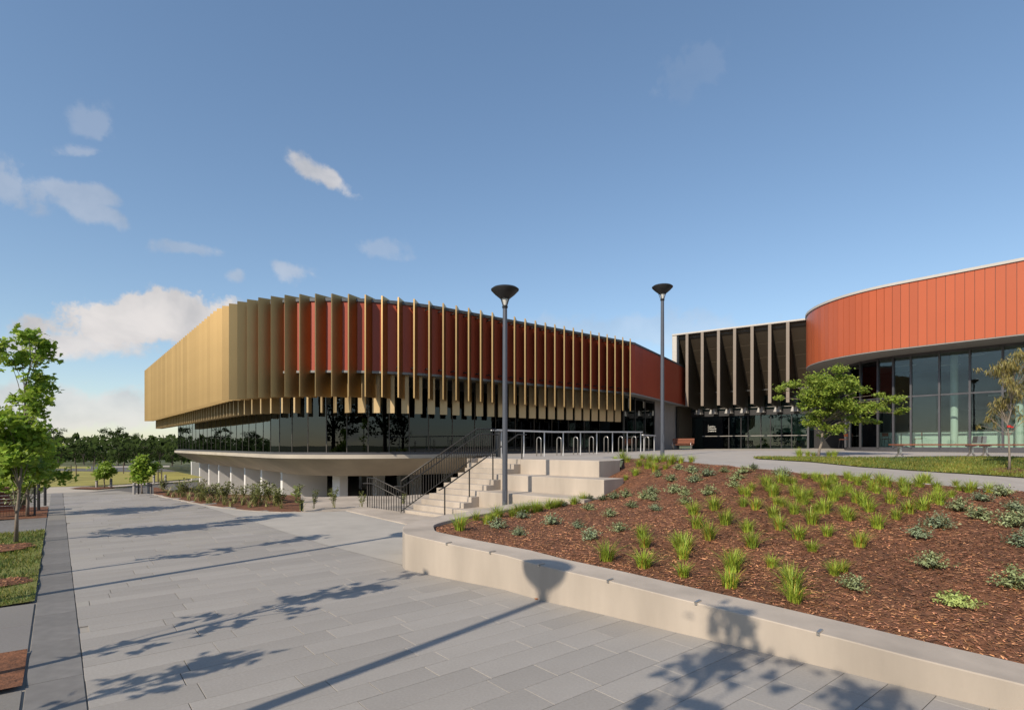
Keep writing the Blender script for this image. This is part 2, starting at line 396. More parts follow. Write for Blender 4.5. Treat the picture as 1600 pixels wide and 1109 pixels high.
# far sheets: field, road, paths --------------------------------------------------
def sheet(name, pts, z, m_, **kw):
    o = MB(); o.add([(p[0], p[1], z) for p in pts], [tuple(range(len(pts)))]); return o.build(name, m_, **kw)
def gp(px, py): return PZ(px, py, 0)
sheet('field', [gp(-700, 764), gp(78, 758.5), gp(190, 754), gp(262, 748.8), AB(8.3, 46), AB(8.3, 57), gp(240, 735.8), gp(78, 734), gp(-300, 732)], -.085, FIELD, kind='structure')
sheet('road', [gp(-400, 731.7), gp(78, 733.9), gp(240, 735.7), AB(8.3, 57.3), AB(8.3, 72), AB(20, 72), gp(262, 727.3), gp(-400, 726)], -.075, ASPH, kind='structure')
sheet('footpath', [gp(60, 772), gp(78, 759.0), gp(135, 757.5), gp(185, 759), gp(170, 762), gp(250, 756), gp(310, 750.5), gp(310, 748.8), gp(170, 757.2), gp(110, 759.5), gp(185, 765), gp(130, 768), gp(100, 771)][:3] + [gp(190, 761.5), gp(130, 768), gp(96, 772)], -.065, PATHC, kind='structure')
sheet('cream_footpath', [gp(168, 757.2), gp(300, 747.8), gp(300, 749.8), gp(172, 759.4)], -.060, PATHC, kind='structure')
sheet('driveway', [gp(130, 767.6), gp(182, 761.6), gp(212, 757.6), gp(310, 751.5), gp(310, 757), gp(246, 770), gp(186, 766)], -.055, ASPH, kind='structure')
sheet('far_verge', [gp(-300, 726.5), gp(142, 727.6), gp(142, 731), gp(-300, 730.6)], -.065, FIELD, kind='structure')
sheet('far_path', [gp(175, 727.3), gp(265, 726.2), gp(265, 728.4), gp(175, 729)], -.062, PATHC, kind='structure')
# undercroft floor
und = [AB(9.4, 66), AB(9.4, 35)] + [AB(16.5 + 7 * math.cos(t), 35 + 7 * math.sin(t)) for t in np.linspace(math.pi, 1.5 * math.pi, 9)] + [AB(16.5, 22.6), AB(36, 22.6), AB(36, 66)]
sheet('undercroft_floor', und, -1.60, CONC_G, kind='structure')

# ================================================================== PLAZA
SL = Vector((-3.5, 18.3, 0)); RP = Vector((.734, -.679, 0)); DP = Vector((.679, .734, 0))
def S(p, q, z=0.): return SL + RP * p + DP * q + Vector((0, 0, z))
EDGE = [(60, 770.5), (130, 768), (186, 766), (240, 772), (265, 778), (290, 783), (320, 789), (350, 793.5), (380, 797), (410, 799.3), (440, 800.2), (470, 800), (520, 798.6), (545, 797.3)]
edge_w = [PZ(x, y, 0) for x, y in EDGE]
plaza = [Vector((-16, -9, 0)), PZ(0, 781, 0) + Vector((-14, -1, 0)), PZ(0, 772, 0)] + edge_w + [S(-2.4, -.7), S(-2.4, .2), S(2.6, .2), Vector((1.5, 16.5, 0)), Vector((3.8, 9, 0)), Vector((9, 3.5, 0)), Vector((14, -9, 0))]
base = MB(); base.add([(p.x, p.y, -.016) for p in plaza], [tuple(range(len(plaza)))])
plz = base.build('plaza', JOINT, kind='structure')
sk = MB()
for i in range(len(edge_w)): pass
tilemeshes = {}
def tile_mesh(l, w):
    k = (round(l, 2), round(w, 2))
    if k not in tilemeshes:
        b = MB(); c = .0022; x, y = l / 2, w / 2
        lo = [(-x, -y, -.014), (x, -y, -.014), (x, y, -.014), (-x, y, -.014)]; md = [(p[0], p[1], -.003) for p in lo]; hi = [(-x + c, -y + c, 0), (x - c, -y + c, 0), (x - c, y - c, 0), (-x + c, y - c, 0)]
        b.add(lo + md + hi, [(8, 9, 10, 11)] + [(j * 4 + i, j * 4 + (i + 1) % 4, j * 4 + 4 + (i + 1) % 4, j * 4 + 4 + i) for j in (0, 1) for i in range(4)])
        tilemeshes[k] = b
    return tilemeshes[k]
holes_ab = [(-9, -.232, 6.8, 8.05), (-9, -.232, 10.45, 19.3), (-9, -.232, 22.6, 40)]
tiles = []   # (a, b, l, w, rot90, kind, tint)
rt = random.Random(3)
b_ = -1.0
while b_ < 31:
    w = rt.choice([.30, .36, .36, .30, .42]); a_ = .205 - rt.uniform(0, .9)
    while a_ < 22:
        l = rt.choice([.6, .9, 1.2, 1.2, 1.5]); s0 = max(a_, .205); e = a_ + l
        if e - s0 > .12: tiles.append(((s0 + e) / 2, b_ + w / 2, round(e - s0, 2) if s0 > a_ else l, w, 'p'))
        a_ += l
    b_ += w
b_ = 1.5
while b_ < 33:
    l = 1.35; tiles.append((-.014, b_ + l / 2, .432, l, 'b')); b_ += l
for (lo, hi) in ((-1.5, 6.8), (8.05, 10.45), (19.3, 22.6)):
    n = max(1, round((hi - lo) / 1.2)); st = (hi - lo) / n
    for i in range(n):
        a_ = -.245
        while a_ > -7.5: tiles.append((a_ - .6, lo + st * (i + .5), 1.2, st, 's')); a_ -= 1.2
def vis(p, mx=360):
    if p.y < 2.2: return False
    px = 800 + FP * p.x / p.y; return -mx < px < 1600 + mx
Pz2 = [(p.x, p.y) for p in plaza]
cand = []
for t in tiles:
    p = AB(t[0], t[1]); 
    if not vis(p, 420) or not inpoly(p.x, p.y, Pz2) or slab_dist(p.x, p.y) < 6.4: continue
    px = 800 + FP * p.x / p.y; py = HY + FP * EZ / p.y
    area = t[2] * t[3] * (FP ** 2) * EZ / p.y ** 3
    inview = -20 < px < 1620 and py < 1125
    cand.append((0 if inview else 1, -area, t, p))
cand.sort(key=lambda c: (c[0], c[1]))
shared = {}; far = MB()
for k, (iv, ar, t, p) in enumerate(cand):
    a_, b_, l, w, kd = t; g = .006 if kd == 'p' else .008
    b0 = tile_mesh(l - g, w - g) if l >= w or kd != 'p' else tile_mesh(l - g, w - g)
    dz = rt.uniform(-.0012, .0012)
    if k < 298:
        key = (round(l - g, 2), round(w - g, 2), kd)
        if key not in shared:
            me = b0.mesh('paver'); me.materials.append({'p': PAV, 'b': BAND, 's': BAND}[kd]); shared[key] = me
        o = inst('paver', shared[key], (p.x, p.y, dz), ANG_V, plz)
    else:
        f = rt.uniform(.92, 1.08) * (1.0 if kd == 'p' else .66); ca, sa = V.x, V.y
        f2 = f * rt.uniform(.97, 1.03)
        far.add([(p.x + v[0] * ca - v[1] * sa, p.y + v[0] * sa + v[1] * ca, v[2] + dz) for v in b0.v], b0.f, (f, f, f2))
far.build('paver_field', PAVS, plz, kind='stuff')
# light concrete apron at the foot of the stair, plain concrete towards the garden
ap = [PZ(300, 785.5, 0), PZ(384, 811, 0), PZ(500, 849, 0), PZ(627, 882, 0), PZ(690, 880, 0), S(2.4, -1.2), S(-2.4, -.6)] + [PZ(x, y + .6, 0) for x, y in EDGE[::-1] if 330 < x < 546]
sheet('concrete_apron', ap, .005, APRON, kind='structure')
land = [PZ(541, 797, .03), PZ(639, 819, .03), S(2.6, -1.6), S(2.6, .05), S(-2.5, .25)]
MB().prism([(p.x, p.y) for p in land], -.6, .03).build('stair_landing', CONC, kind='structure', bevel=.008)
# left beds -----------------------------------------------------------------------
def bed(name, a0, a1, b0, b1, z, m_, **k):
    P = [AB(a0, b0), AB(a1, b0), AB(a1, b1), AB(a0, b1)]
    return surface([(p.x, p.y) for p in P], lambda x, y: z + .03 * math.sin(3.1 * x) * math.sin(2.3 * y) , .35, .3).build(name, m_, smooth=True, **k)
lawnL = bed('lawn_bed', -8, -.25, 10.5, 19.2, .012, GRASSB, kind='structure')
bed('mulch_bed', -8, -.25, 6.82, 8.03, .015, MULCH, kind='structure')
bed('mulch_strip', -9, -.25, 22.65, 26.5, .02, MULCH, kind='structure')
def lawn_patch(cx, cy, rx, ry, z=.055):
    n = 36; ring = []; rr = random.Random(int(cx * 100))
    for i in range(n):
        t = 2 * math.pi * i / n; k = 1 + rr.uniform(-.1, .1); p = Vector((cx, cy, 0)) + V * (rx * k * math.cos(t)) + U * (ry * k * math.sin(t)); ring.append((p.x, p.y))
    return ring
patches = [lawn_patch(*(AB(-2.0, 16.2).xy), 1.62, .8), lawn_patch(*(AB(-1.5, 12.05).xy), 1.12, .55)]
for P in patches: surface(P, lambda x, y: .05 + .01 * math.sin(9 * x), .2, .15).build('mulch_ring', MULCH, smooth=True, kind='structure')
# mulch bed before the undercroft
bf = [PZ(x, y, 0) for x, y in EDGE if 239 < x < 475]
def towards(p, d):   # walk from p along +Y/away until slab_dist == d
    q = Vector(p); dirv = Vector((p[0], p[1], 0)).normalized()
    for _ in range(200):
        if slab_dist(q.x, q.y) < d: break
        q += dirv * .1
    return q
bb = [towards(p, 5.4) for p in bf]
bedF = [(p.x, p.y) for p in bf] + [(p.x, p.y) for p in bb[::-1]]
surface(bedF, lambda x, y: .03 + .03 * math.sin(1.7 * x) * math.sin(2.1 * y) - .03, .6, .5).build('garden_bed', MULCH, smooth=True, kind='structure')
isl = [gp(108, 762), gp(128, 759.7), gp(182, 759.6), gp(181, 761), gp(150, 763.4)]
surface([(p.x, p.y) for p in isl], lambda x, y: -.02, .6).build('mulch_island', MULCH, kind='structure')
# steel edge strip along plaza edge
m = MB()
for i in range(3, len(edge_w) - 1):
    a, b = edge_w[i], edge_w[i + 1]; m.box((a + b) / 2 + Vector((0, 0, -.06)), ((b - a).length + .03, .09, .15), b - a)
m.build('edge_kerb', CONC, kind='structure')

# ================================================================== PLANTER WALL
WB = [(628.5, 889, 833), (651, 893.5, 837.5), (700, 903.5, 848.5), (789, 921, 869), (844, 937.2, 882.5), (947, 960.5, 905.5), (1050, 986, 930), (1180, 1016, 964), (1307, 1046.5, 998), (1425, 1076, 1027), (1600, 1118, 1067), (1800, 1167, 1115), (2100, 1240, 1187)]
out_f = [PZ(x, y, 0) for x, y, t in WB]
zt_raw = [EZ * (1 - (t - HY) / (y - HY)) for x, y, t in WB]
al = [0]
for i in range(1, len(out_f)): al.append(al[-1] + (out_f[i] - out_f[i - 1]).length)
pf = np.polyfit(al, zt_raw, 4)
zt = [float(np.polyval(pf, s)) for s in al]
ZTIP = zt[0]
back = [S(6.1, 2.6), PZ(826, 784.5, .64), PZ(793, 788.3, .64), PZ(740, 797.5, .64), PZ(690, 805.5, .63), PZ(648, 814, .63), PZ(630, 821, .62)]
outer = [Vector(p[:2]) for p in back] + [Vector(p[:2]) for p in out_f]
ozt = [.66, .65, .65, .645, .64, .635, .63] + zt
# round the nose: the outer corner is filleted by subdividing with Chaikin twice around it
def chaikin(P, Z, i0, i1):
    NP, NZ = [], []
    for i in range(len(P)):
        if i0 <= i <= i1 and 0 < i < len(P) - 1:
            NP += [P[i] * .8 + P[i - 1] * .2, P[i] * .8 + P[i + 1] * .2]; NZ += [Z[i] * .8 + Z[i - 1] * .2, Z[i] * .8 + Z[i + 1] * .2]
        else: NP.append(P[i]); NZ.append(Z[i])
    return NP, NZ
outer, ozt = chaikin(outer, ozt, 5, 8)
inner = arrow([Vector((p.x, p.y)) for p in outer], -.60)
# the inner curve: replace the knot at the nose by a round arc
tipc = PZ(700, 821, .6)
inn = [p for p in inner]
def clean(P, O):
    keep = []
    for i, p in enumerate(P):
        d = min((p - O[j] - (O[j + 1] - O[j]) * max(0, min(1, (p - O[j]).dot(O[j + 1] - O[j]) / max(1e-9, (O[j + 1] - O[j]).length_squared)))).length for j in range(len(O) - 1))
        keep.append(d > .57)
    return keep
kp = clean(inn, outer)
idx = [i for i in range(len(inn)) if kp[i]]
innr = list(inn)
for i in range(len(inn)):          # dropped points slide onto the neighbours' line
    if not kp[i]:
        lo = max([j for j in idx if j < i], default=None); hi = min([j for j in idx if j > i], default=None)
        innr[i] = innr[lo] if hi is None else innr[hi] if lo is None else innr[lo].lerp(innr[hi], (i - lo) / (hi - lo))
m = MB(); n = len(outer); vs = []
for p, q, z in zip(outer, innr, ozt): vs += [(p.x, p.y, -.3), (p.x, p.y, z), (q.x, q.y, z), (q.x, q.y, -.3)]
fs = []
for i in range(n - 1):
    a, b = 4 * i, 4 * i + 4
    fs += [(a, b, b + 1, a + 1), (a + 1, b + 1, b + 2, a + 2), (a + 2, b + 2, b + 3, a + 3)]
fs += [(0, 1, 2, 3), (4 * n - 1, 4 * n - 2, 4 * n - 3, 4 * n - 4)]
m.add(vs, fs)
pw = m.build('planter_wall', CONC, bevel=.012, smooth=35, label='low cream concrete planter wall curving round the mulch garden', cat='wall')
# small metal stops on the front arris
for px, py in ((699, 845), (765, 861.5), (842, 881.5), (950, 906.5), (1087, 939), (1277, 986.5)):
    i = min(range(len(WB)), key=lambda j: abs(WB[j][0] - px)); s = np.interp(px, [w[0] for w in WB], al); z = float(np.polyval(pf, s))
    p = PZ(px, py + 1, z); j = max(1, min(len(out_f) - 2, i)); d = (out_f[j + 1] - out_f[j - 1]).normalized(); nrm = Vector((-d.y, d.x, 0))
    if nrm.y < 0: nrm = -nrm
    q = min((out_f[k] + (out_f[k + 1] - out_f[k]) * t for k in range(len(out_f) - 1) for t in np.linspace(0, 1, 30)), key=lambda w: abs((w.x / w.y) - (px - 800) / FP))
    b = MB(); b.box((q.x + nrm.x * .05, q.y + nrm.y * .05, z + .006), (.13, .03, .014), nrm); b.box((q.x - nrm.x * .008, q.y - nrm.y * .008, z - .008), (.014, .03, .03), nrm)
    b.build('skate_stop', STEEL, pw)

# ================================================================== STAIRS AND TERRACES
RI, TR, TOPZ = .165, .331, 1.77
st = empty('stair', S(0, 0), 'cream concrete stair climbing to the upper forecourt', 'stairs')
for i in range(11):
    z = TOPZ - RI * (10 - i); q0 = TR * i; q1 = q0 + TR + .02 if i < 10 else q0 + 1.2
    P = [S(-.02, q0), S(2.1, q0), S(2.1, q1), S(-.02, q1)]
    MB().prism([(p.x, p.y) for p in P], -1.7 if i else -.2, z).build('step', CONC, st, bevel=.008)
tr = empty('terrace_seating', S(2.1, 3.3), 'broad cream concrete seating tiers beside the stair', 'seating')
for q0, z, p1, dq in ((3.31, 1.77, 5.35, 1.2), (2.317, 1.27, 6.18, 1.05), (1.324, .775, 6.2, 1.0), (.33, .28, 5.2, 1.0)):
    P = [S(2.1, q0), S(p1, q0), S(p1, q0 + dq), S(2.1, q0 + dq)]
    MB().prism([(p.x, p.y) for p in P], -.3, z).build('tier', CONC, tr, bevel=.012)
MB().prism([(p.x, p.y) for p in (S(-.28, 3.0), S(-.02, 3.0), S(-.02, 4.6), S(-.28, 4.6))], -1.7, 1.77).build('flank_wall', CONC, st)

# ================================================================== UPPER GROUND
def hpt(px, py, h): D = FP * h / (py - HY); return Vector(((px - 800) / FP * D, D, EZ - h))
PATH = [(1086, 722.5, .50), (1152, 729, .55), (1210, 734, .60), (1265, 740, .66), (1372, 748.5, .78), (1470, 758, .90), (1600, 768, 1.0), (1800, 785, 1.18)]
path_e = [hpt(*p) for p in PATH]
head_e = [Vector((4.15, 20.6, 1.765)), Vector((4.9, 20.9, 1.76)), Vector((5.45, 19.6, 1.75))]
up_pts = [S(0, 3.4, 1.77), S(2, 3.4, 1.77), S(5.3, 4.5, 1.77), Vector((.5, 24, 1.765)), hpt(842, 712.5, .485), hpt(925, 708.5, .41), hpt(1011, 705, .337), hpt(683, 709.4, .5), Vector((-.8, 33.5, 1.74)), AB(20, 28, 1.74), AB(30, 27, 1.74)] + path_e + head_e + \
    [hpt(1187, 717.6, .50), hpt(1340, 729.6, .66), hpt(1470, 738.7, .76), hpt(1600, 747, .84), hpt(1265, 715, .45), hpt(1400, 717, .45), hpt(1600, 719, .46),
     Q(1400, 36.5, EZ - .42), Q(1270, 41, EZ - .42), Q(1560, 33, EZ - .44), Q(1100, 54, EZ - .33), Q(1250, 47, EZ - .30), Q(1020, 45, EZ - .36), Q(1900, 18, EZ - .7), Q(2000, 30, EZ - .45)]
UP = TPS(up_pts, .02)
up = lambda x, y: UP(x, y)
tl = S(-.02, 3.45)
upoly = [tl, Vector((-1.25, 33.75, 0)), AB(17, 27.8), AB(33, 27.6), AB(47, 31.5), Q(1075, 58), Q(1262, 52), Q(1700, 37), Q(2100, 30), Q(2100, 14), path_e[-1]] + path_e[::-1][1:] + head_e[::-1] + [S(5.35, 4.5), S(5.35, 4.45), S(2.0, 4.45), S(2.0, 3.45)]
upl = [(p.x, p.y) for p in upoly]
surface(upl, up, 1.0, .5).build('forecourt', FORE, smooth=True, kind='structure')
# retaining wall under its open edge beside the stair
d = Vector((-1.25, 33.75, 0)) - tl
MB().box((tl + Vector((-1.25, 33.75, 0))) / 2 + Vector((.13, 0, .05)), (d.length, .25, 3.42), d).build('retaining_wall', CONC_G, label='concrete retaining wall below the forecourt edge beside the stair', cat='wall')
# lawn beyond the path
lf = [hpt(*p) for p in ((1176, 716.6, .49), (1187, 717.6, .50), (1265, 723, .58), (1340, 729.6, .66), (1470, 738.7, .76), (1600, 747, .84), (1800, 762, 1.0))]
lb = [hpt(*p) for p in ((1800, 723, .50), (1600, 718.4, .46), (1400, 717.0, .45), (1265, 715.2, .45), (1190, 714.6, .45))]
lawnR = [(p.x, p.y) for p in lf + lb]
lawn_z = lambda x, y: up(x, y) + .03
surface(lawnR, lawn_z, .6, .4).build('lawn', GRASSB, smooth=True, kind='structure')
# ================================================================== MULCH MOUND
inF = [(q, z) for q, z in zip(innr, ozt)]
ib = [i for i, p in enumerate(outer) if True]
nb_ = 7 + 4   # rough count of back points; split inner at its leftmost point
k0 = min(range(len(innr)), key=lambda i: innr[i].x)
inner_back = [(innr[i].x, innr[i].y, ozt[i] - .07) for i in range(0, k0)]
inner_front = [(innr[i].x, innr[i].y, ozt[i] - .045) for i in range(k0, len(innr))]
t2a, t2b = S(6.18, 2.32), S(6.18, 3.36); t1a, t1b = S(5.36, 3.55), S(5.36, 4.5)
rise = [(t2a.x, t2a.y, .82), (t2b.x, t2b.y, 1.09), (t1a.x + .1, t1a.y + .1, 1.22), (t1b.x, t1b.y, 1.42), (head_e[0].x, head_e[0].y, 1.73)]
ctrl = inner_back[1:] + inner_front + rise + [(p.x, p.y, p.z - .005) for p in head_e[1:] + path_e]
MU = TPS(ctrl, .01)
mul = lambda x, y: MU(x, y) + .012 * math.sin(2.9 * x + .7) * math.sin(3.3 * y)
mpoly = [p[:2] for p in inner_front] + [(p.x, p.y) for p in path_e[::-1]] + [(p.x, p.y) for p in head_e[::-1]] + [(t1b.x, t1b.y), (t1a.x, t1a.y), (t2b.x, t2b.y), (t2a.x, t2a.y)] + [p[:2] for p in inner_back]
mp2 = []
for p in mpoly:
    if not mp2 or (Vector(p) - Vector(mp2[-1])).length > .03: mp2.append(p)
mpoly = mp2
surface(mpoly, mul, .28, .22).build('mulch_garden', MULCH, smooth=True, kind='structure')
m = MB(); ed = head_e + path_e
for i in range(len(ed) - 1):
    a, b = ed[i], ed[i + 1]; c = (a + b) / 2; m.hull(*[[(a.x - o, a.y, a.z + z), (b.x - o, b.y, b.z + z), (b.x + o, b.y, b.z + z), (a.x + o, a.y, a.z + z)] for o, z in ((.04, -.3), (.04, .012))])
m.build('garden_edging', CONC_G, kind='structure')
# chips --------------------------------------------------------------------------
def chips(name, poly, zf, n, s0=.016, s1=.062, near=None, keep=None):
    xs = [p[0] for p in poly]; ys = [p[1] for p in poly]; b = MB(); k = 0; tries = 0; rr = random.Random(5)
    while k < n and tries < n * 12:
        tries += 1; x = rr.uniform(min(xs), max(xs)); y = rr.uniform(min(ys), max(ys))
        if near and rr.random() > min(1, (near / max(y, 1)) ** 1.6): continue
        if not inpoly(x, y, poly) or (keep and not keep(x, y)): continue
        z = zf(x, y); l = rr.uniform(s0, s1); w = l * rr.uniform(.12, .3); a = rr.uniform(0, 6.28); tl = rr.uniform(-.25, .25); ca, sa = math.cos(a) * l / 2, math.sin(a) * l / 2; cb, sb = -math.sin(a) * w / 2, math.cos(a) * w / 2
        dz = tl * l / 2; h = rr.uniform(.004, .018); f = rr.choice([.3, .45, .6, .8, .8, 1., 1.3, 1.7, 2.6]) * rr.uniform(.8, 1.2) * (1 + .28 * math.sin(.9 * x + 1.3 * y) * math.sin(1.7 * x - .8 * y + 2))
        b.add([(x - ca - cb, y - sa - sb, z + h - dz), (x + ca - cb, y + sa - sb, z + h + dz), (x + ca + cb, y + sa + sb, z + h + dz + .003), (x - ca + cb, y - sa + sb, z + h - dz + .003)], [(0, 1, 2, 3)], (f, f * rr.uniform(.9, 1.12), f * rr.uniform(.85, 1.2))); k += 1
    return b.build(name, CHIP, kind='stuff')
nearw = [Vector(p[:2]) for p in inner_back + inner_front]
def off_wall(x, y):
    p = Vector((x, y))
    for i in range(len(nearw) - 1):
        a, d = nearw[i], nearw[i + 1] - nearw[i]
        if d.length_squared > 1e-8 and (p - a - d * max(0, min(1, (p - a).dot(d) / d.length_squared))).length < .05: return False
    return True
chips('mulch_chips', mpoly, mul, 82000, near=7.5, keep=off_wall)
for P in patches: chips('mulch_ring_chips', P, lambda x, y: .055, 1500)
def grass(name, poly, zf, n, hmin=.03, hmax=.07, w=.008, avoid=(), dry=.3):
    xs = [p[0] for p in poly]; ys = [p[1] for p in poly]; b = MB(); k = 0; rr = random.Random(8)
    for _ in range(n * 6):
        if k >= n: break
        x = rr.uniform(min(xs), max(xs)); y = rr.uniform(min(ys), max(ys))
        if not inpoly(x, y, poly) or any(inpoly(x, y, A) for A in avoid): continue
        z = zf(x, y); h = rr.uniform(hmin, hmax); a = rr.uniform(0, 6.28); lx, ly = rr.gauss(0, .5) * h, rr.gauss(0, .5) * h
        pat = math.sin(1.3 * x + .5) * math.sin(1.1 * y) + .5 * math.sin(3.7 * x) * math.sin(4.1 * y)
        d = 1.0 if rr.random() < dry * (.6 + .5 * pat) else 0
        t = (1.5, 1.1, 1.0) if d else (.8 + .2 * pat + rr.uniform(-.15, .2), .85 + .15 * pat + rr.uniform(-.1, .15), .8)
        ww = w * rr.uniform(.7, 1.4); b.add([(x - math.cos(a) * ww, y - math.sin(a) * ww, z - .005), (x + math.cos(a) * ww, y + math.sin(a) * ww, z - .005), (x + lx, y + ly, z + h)], [(0, 1, 2)], t); k += 1
    return b.build(name, BLADE, kind='stuff')
lp = [AB(-6, 10.5), AB(-.25, 10.5), AB(-.25, 19.2), AB(-6, 19.2)]
grass('lawn_bed_grass', [(p.x, p.y) for p in lp], lambda x, y: .015, 32000, avoid=patches, w=.009)
grass('lawn_grass', lawnR, lawn_z, 34000, w=.014, hmin=.03, hmax=.09)
# ================================================================== MAIN BUILDING
ZF = 1.74                                     # hall floor
bl = empty('leisure_centre', AB(14, 33, 0), 'two tone hall raised on white columns, gold fins over dark red panels', 'building')
R0 = 7.02; CA, CB = 16.5, 35.0; BEND = 67.3; AEND = 32.8; REFO = 2.6
RR = R0 + REFO; LEN1 = BEND - CB; LEN2 = RR * math.pi / 2; LEN3 = AEND - CA
def at(s):
    """station s on the reference line: point on the slab edge, inward normal, tangent"""
    if s < LEN1: return AB(CA - R0, BEND - s), V.copy(), -U
    if s < LEN1 + LEN2:
        t = math.pi + (s - LEN1) / RR; a, b = math.cos(t), math.sin(t)
        nrm = -(V * a + U * b); return AB(CA + R0 * a, CB + R0 * b), nrm, V * (-b) + U * a
    return AB(CA + (s - LEN1 - LEN2), CB - R0), U.copy(), V.copy()
def pos(s, o, z=0.):
    p, n, t = at(s); return p - n * o + Vector((0, 0, z))
TOT = LEN1 + LEN2 + LEN3
SP = .822; S_LAST = LEN1 + LEN2 + 31.6 - CA
stations = [S_LAST - SP * i for i in range(int(S_LAST / SP) + 1)][::-1]
fine = sorted(set(list(np.arange(0, LEN1, 4.0)) + [LEN1 + LEN2 * i / 20 for i in range(21)] + [TOT]))
def band(name, profile, m_, parent, ss_=None, smooth=40):
    """sweep a closed section [(offset, z)...] along the facade"""
    ss_ = ss_ or fine; b = MB(); n = len(profile); vs = []; fs = []
    for s in ss_: vs += [tuple(pos(s, o, z)) for o, z in profile]
    for i in range(len(ss_) - 1):
        for j in range(n): fs.append((i * n + j, (i + 1) * n + j, (i + 1) * n + (j + 1) % n, i * n + (j + 1) % n))
    e = (len(ss_) - 1) * n; fs += [tuple(range(n)), tuple(e + j for j in range(n - 1, -1, -1))]
    b.add(vs, fs); return b.build(name, m_, parent, smooth=smooth)
def flat_poly(o, z, name, m_, parent, extra):
    b = MB(); P = [pos(s, o, z) for s in fine] + [Vector((p.x, p.y, z)) for p in extra]
    b.add(P, [tuple(range(len(P)))]); return b.build(name, m_, parent)
K_ = AB(AEND, CB - R0 - 2.03); E_ = Q(1072, 53.6)
wd = (E_ - K_); wd.z = 0; wl = wd.length; wd.normalize(); wn = Vector((-wd.y, wd.x, 0))     # along the side wing, inward normal
rear = [E_, E_ + wn * 14, AB(40, 66), AB(9, 67.3)]
# slab, conical soffit
band('floor_slab', [(0, ZF - .22), (0, ZF), (-1.5, ZF), (-1.5, ZF - .22)], SLABM, bl)
band('sloping_soffit', [(-.01, ZF - .23), (-2.0, .47), (-2.6, .47), (-2.6, ZF - .24)], SOFF, bl)
flat_poly(-2.5, .475, 'undercroft_ceiling', SOFF, bl, [AB(36, 30), AB(36, 64), AB(12, 64)])
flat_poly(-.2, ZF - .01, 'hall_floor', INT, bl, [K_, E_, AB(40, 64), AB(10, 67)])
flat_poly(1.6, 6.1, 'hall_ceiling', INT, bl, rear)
flat_poly(1.8, 9.62, 'roof', COPE, bl, rear)
# undercroft columns: white blades along the long side, round the corner a square column
def blade(px):
    q = (px - 800) / FP; a = 11.55; b = a * (V.x - q * V.y) / (.7745 * q + .6327); return a, b
for px in (299.5, 312.5, 327, 342.5, 361.5, 383.5, 409.5, 441.5):
    a, b = blade(px); c = AB(a + 1.5, b + .22, -.57); MB().box(c, (3.0, .42, 2.06), V).build('column', WHITE, bl)
c = Q(531.5, 34.4, -.57); MB().box(c, (.66, .62, 2.06), Vector((.50, .86, 0))).build('column', WHITE, bl)
for px, D in ((497, 47), (466, 45), (568, 50), (592, 38), (628, 46), (650, 40), (700, 44)):
    c = Q(px, D, -.57); MB().box(c, (.6, .6, 2.06), V).build('column', WHITE, bl)
for c, sz, ax in ((AB(31, 62, -.56), (30, .3, 2.05), V), (AB(36, 45, -.56), (.3, 34, 2.05), V)):
    MB().box(c, sz, ax).build('undercroft_wall', INT, bl)
# glazing
gs = stations[::2]
if gs[-1] != stations[-1]: gs.append(TOT)
gs = [0.3] + [s for s in gs if s > 1.0]
for i in range(len(gs) - 1):
    a, b = pos(gs[i], -.30), pos(gs[i + 1], -.30); d = b - a
    MB().box((a + b) / 2 + Vector((0, 0, 3.97)), (d.length - .02, .02, 4.22), d).build('glass_pane', GL1, bl)
for i, s in enumerate(gs):
    p, n_, t_ = at(s); c = p + n_ * .32 + Vector((0, 0, 3.97)); MB().box(c, (.09, .05, 4.22), n_).build('mullion', MULL, bl)
band('sill', [(-.16, ZF), (-.16, ZF + .13), (-.44, ZF + .13), (-.44, ZF)], MULLG, bl)
band('ceiling_edge', [(-.1, 5.55), (-.1, 6.05), (-.5, 6.05), (-.5, 5.55)], DARK, bl)
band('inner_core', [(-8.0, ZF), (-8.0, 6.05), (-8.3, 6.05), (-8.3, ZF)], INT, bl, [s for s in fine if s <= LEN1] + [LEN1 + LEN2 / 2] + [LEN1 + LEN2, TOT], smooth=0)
for s in np.arange(4, TOT, 6.6):
    c = pos(s, -2.2); MB().tube([c + Vector((0, 0, ZF)), c + Vector((0, 0, 6.05))], .2, 12).build('hall_column', CONC_G, bl, smooth=40)
# blinds and partitions seen faintly behind the corner glass
rb = random.Random(11)
for s in np.arange(LEN1 - 4, TOT - 2, 2.1):
    h = rb.uniform(.8, 2.4); c = pos(s + rb.uniform(-.5, .5), -rb.uniform(3, 6.5)); p, n_, t_ = at(s)
    MB().box(c + Vector((0, 0, ZF + h / 2)), (rb.uniform(.5, 1.2), .4, h), t_).build('exercise_machine', DARK, bl)
# red wall panels
for i in range(len(stations) - 1):
    a, b = pos(stations[i], 2.05), pos(stations[i + 1], 2.05); d = b - a
    MB().box((a + b) / 2 + Vector((0, 0, 7.85)), (d.length - .012, .05, 3.52), d).build('red_panel', RED, bl)
a, b = pos(stations[-1], 2.05), pos(TOT, 2.05); d = b - a; MB().box((a + b) / 2 + Vector((0, 0, 7.85)), (d.length - .012, .05, 3.52), d).build('red_panel', RED, bl)
band('panel_backing', [(1.99, 6.1), (1.99, 9.6), (1.7, 9.6), (1.7, 6.1)], BLACK, bl)
band('coping', [(2.14, 9.615), (2.14, 9.78), (1.6, 9.78), (1.6, 9.615)], COPE, bl)
band('panel_trim', [(2.11, 5.97), (2.11, 6.085), (1.2, 6.085), (1.2, 5.97)], SOFG, bl)
band('fin_soffit', [(1.19, 6.0), (1.19, 6.08), (-.5, 6.08), (-.5, 6.06)], DARK, bl)
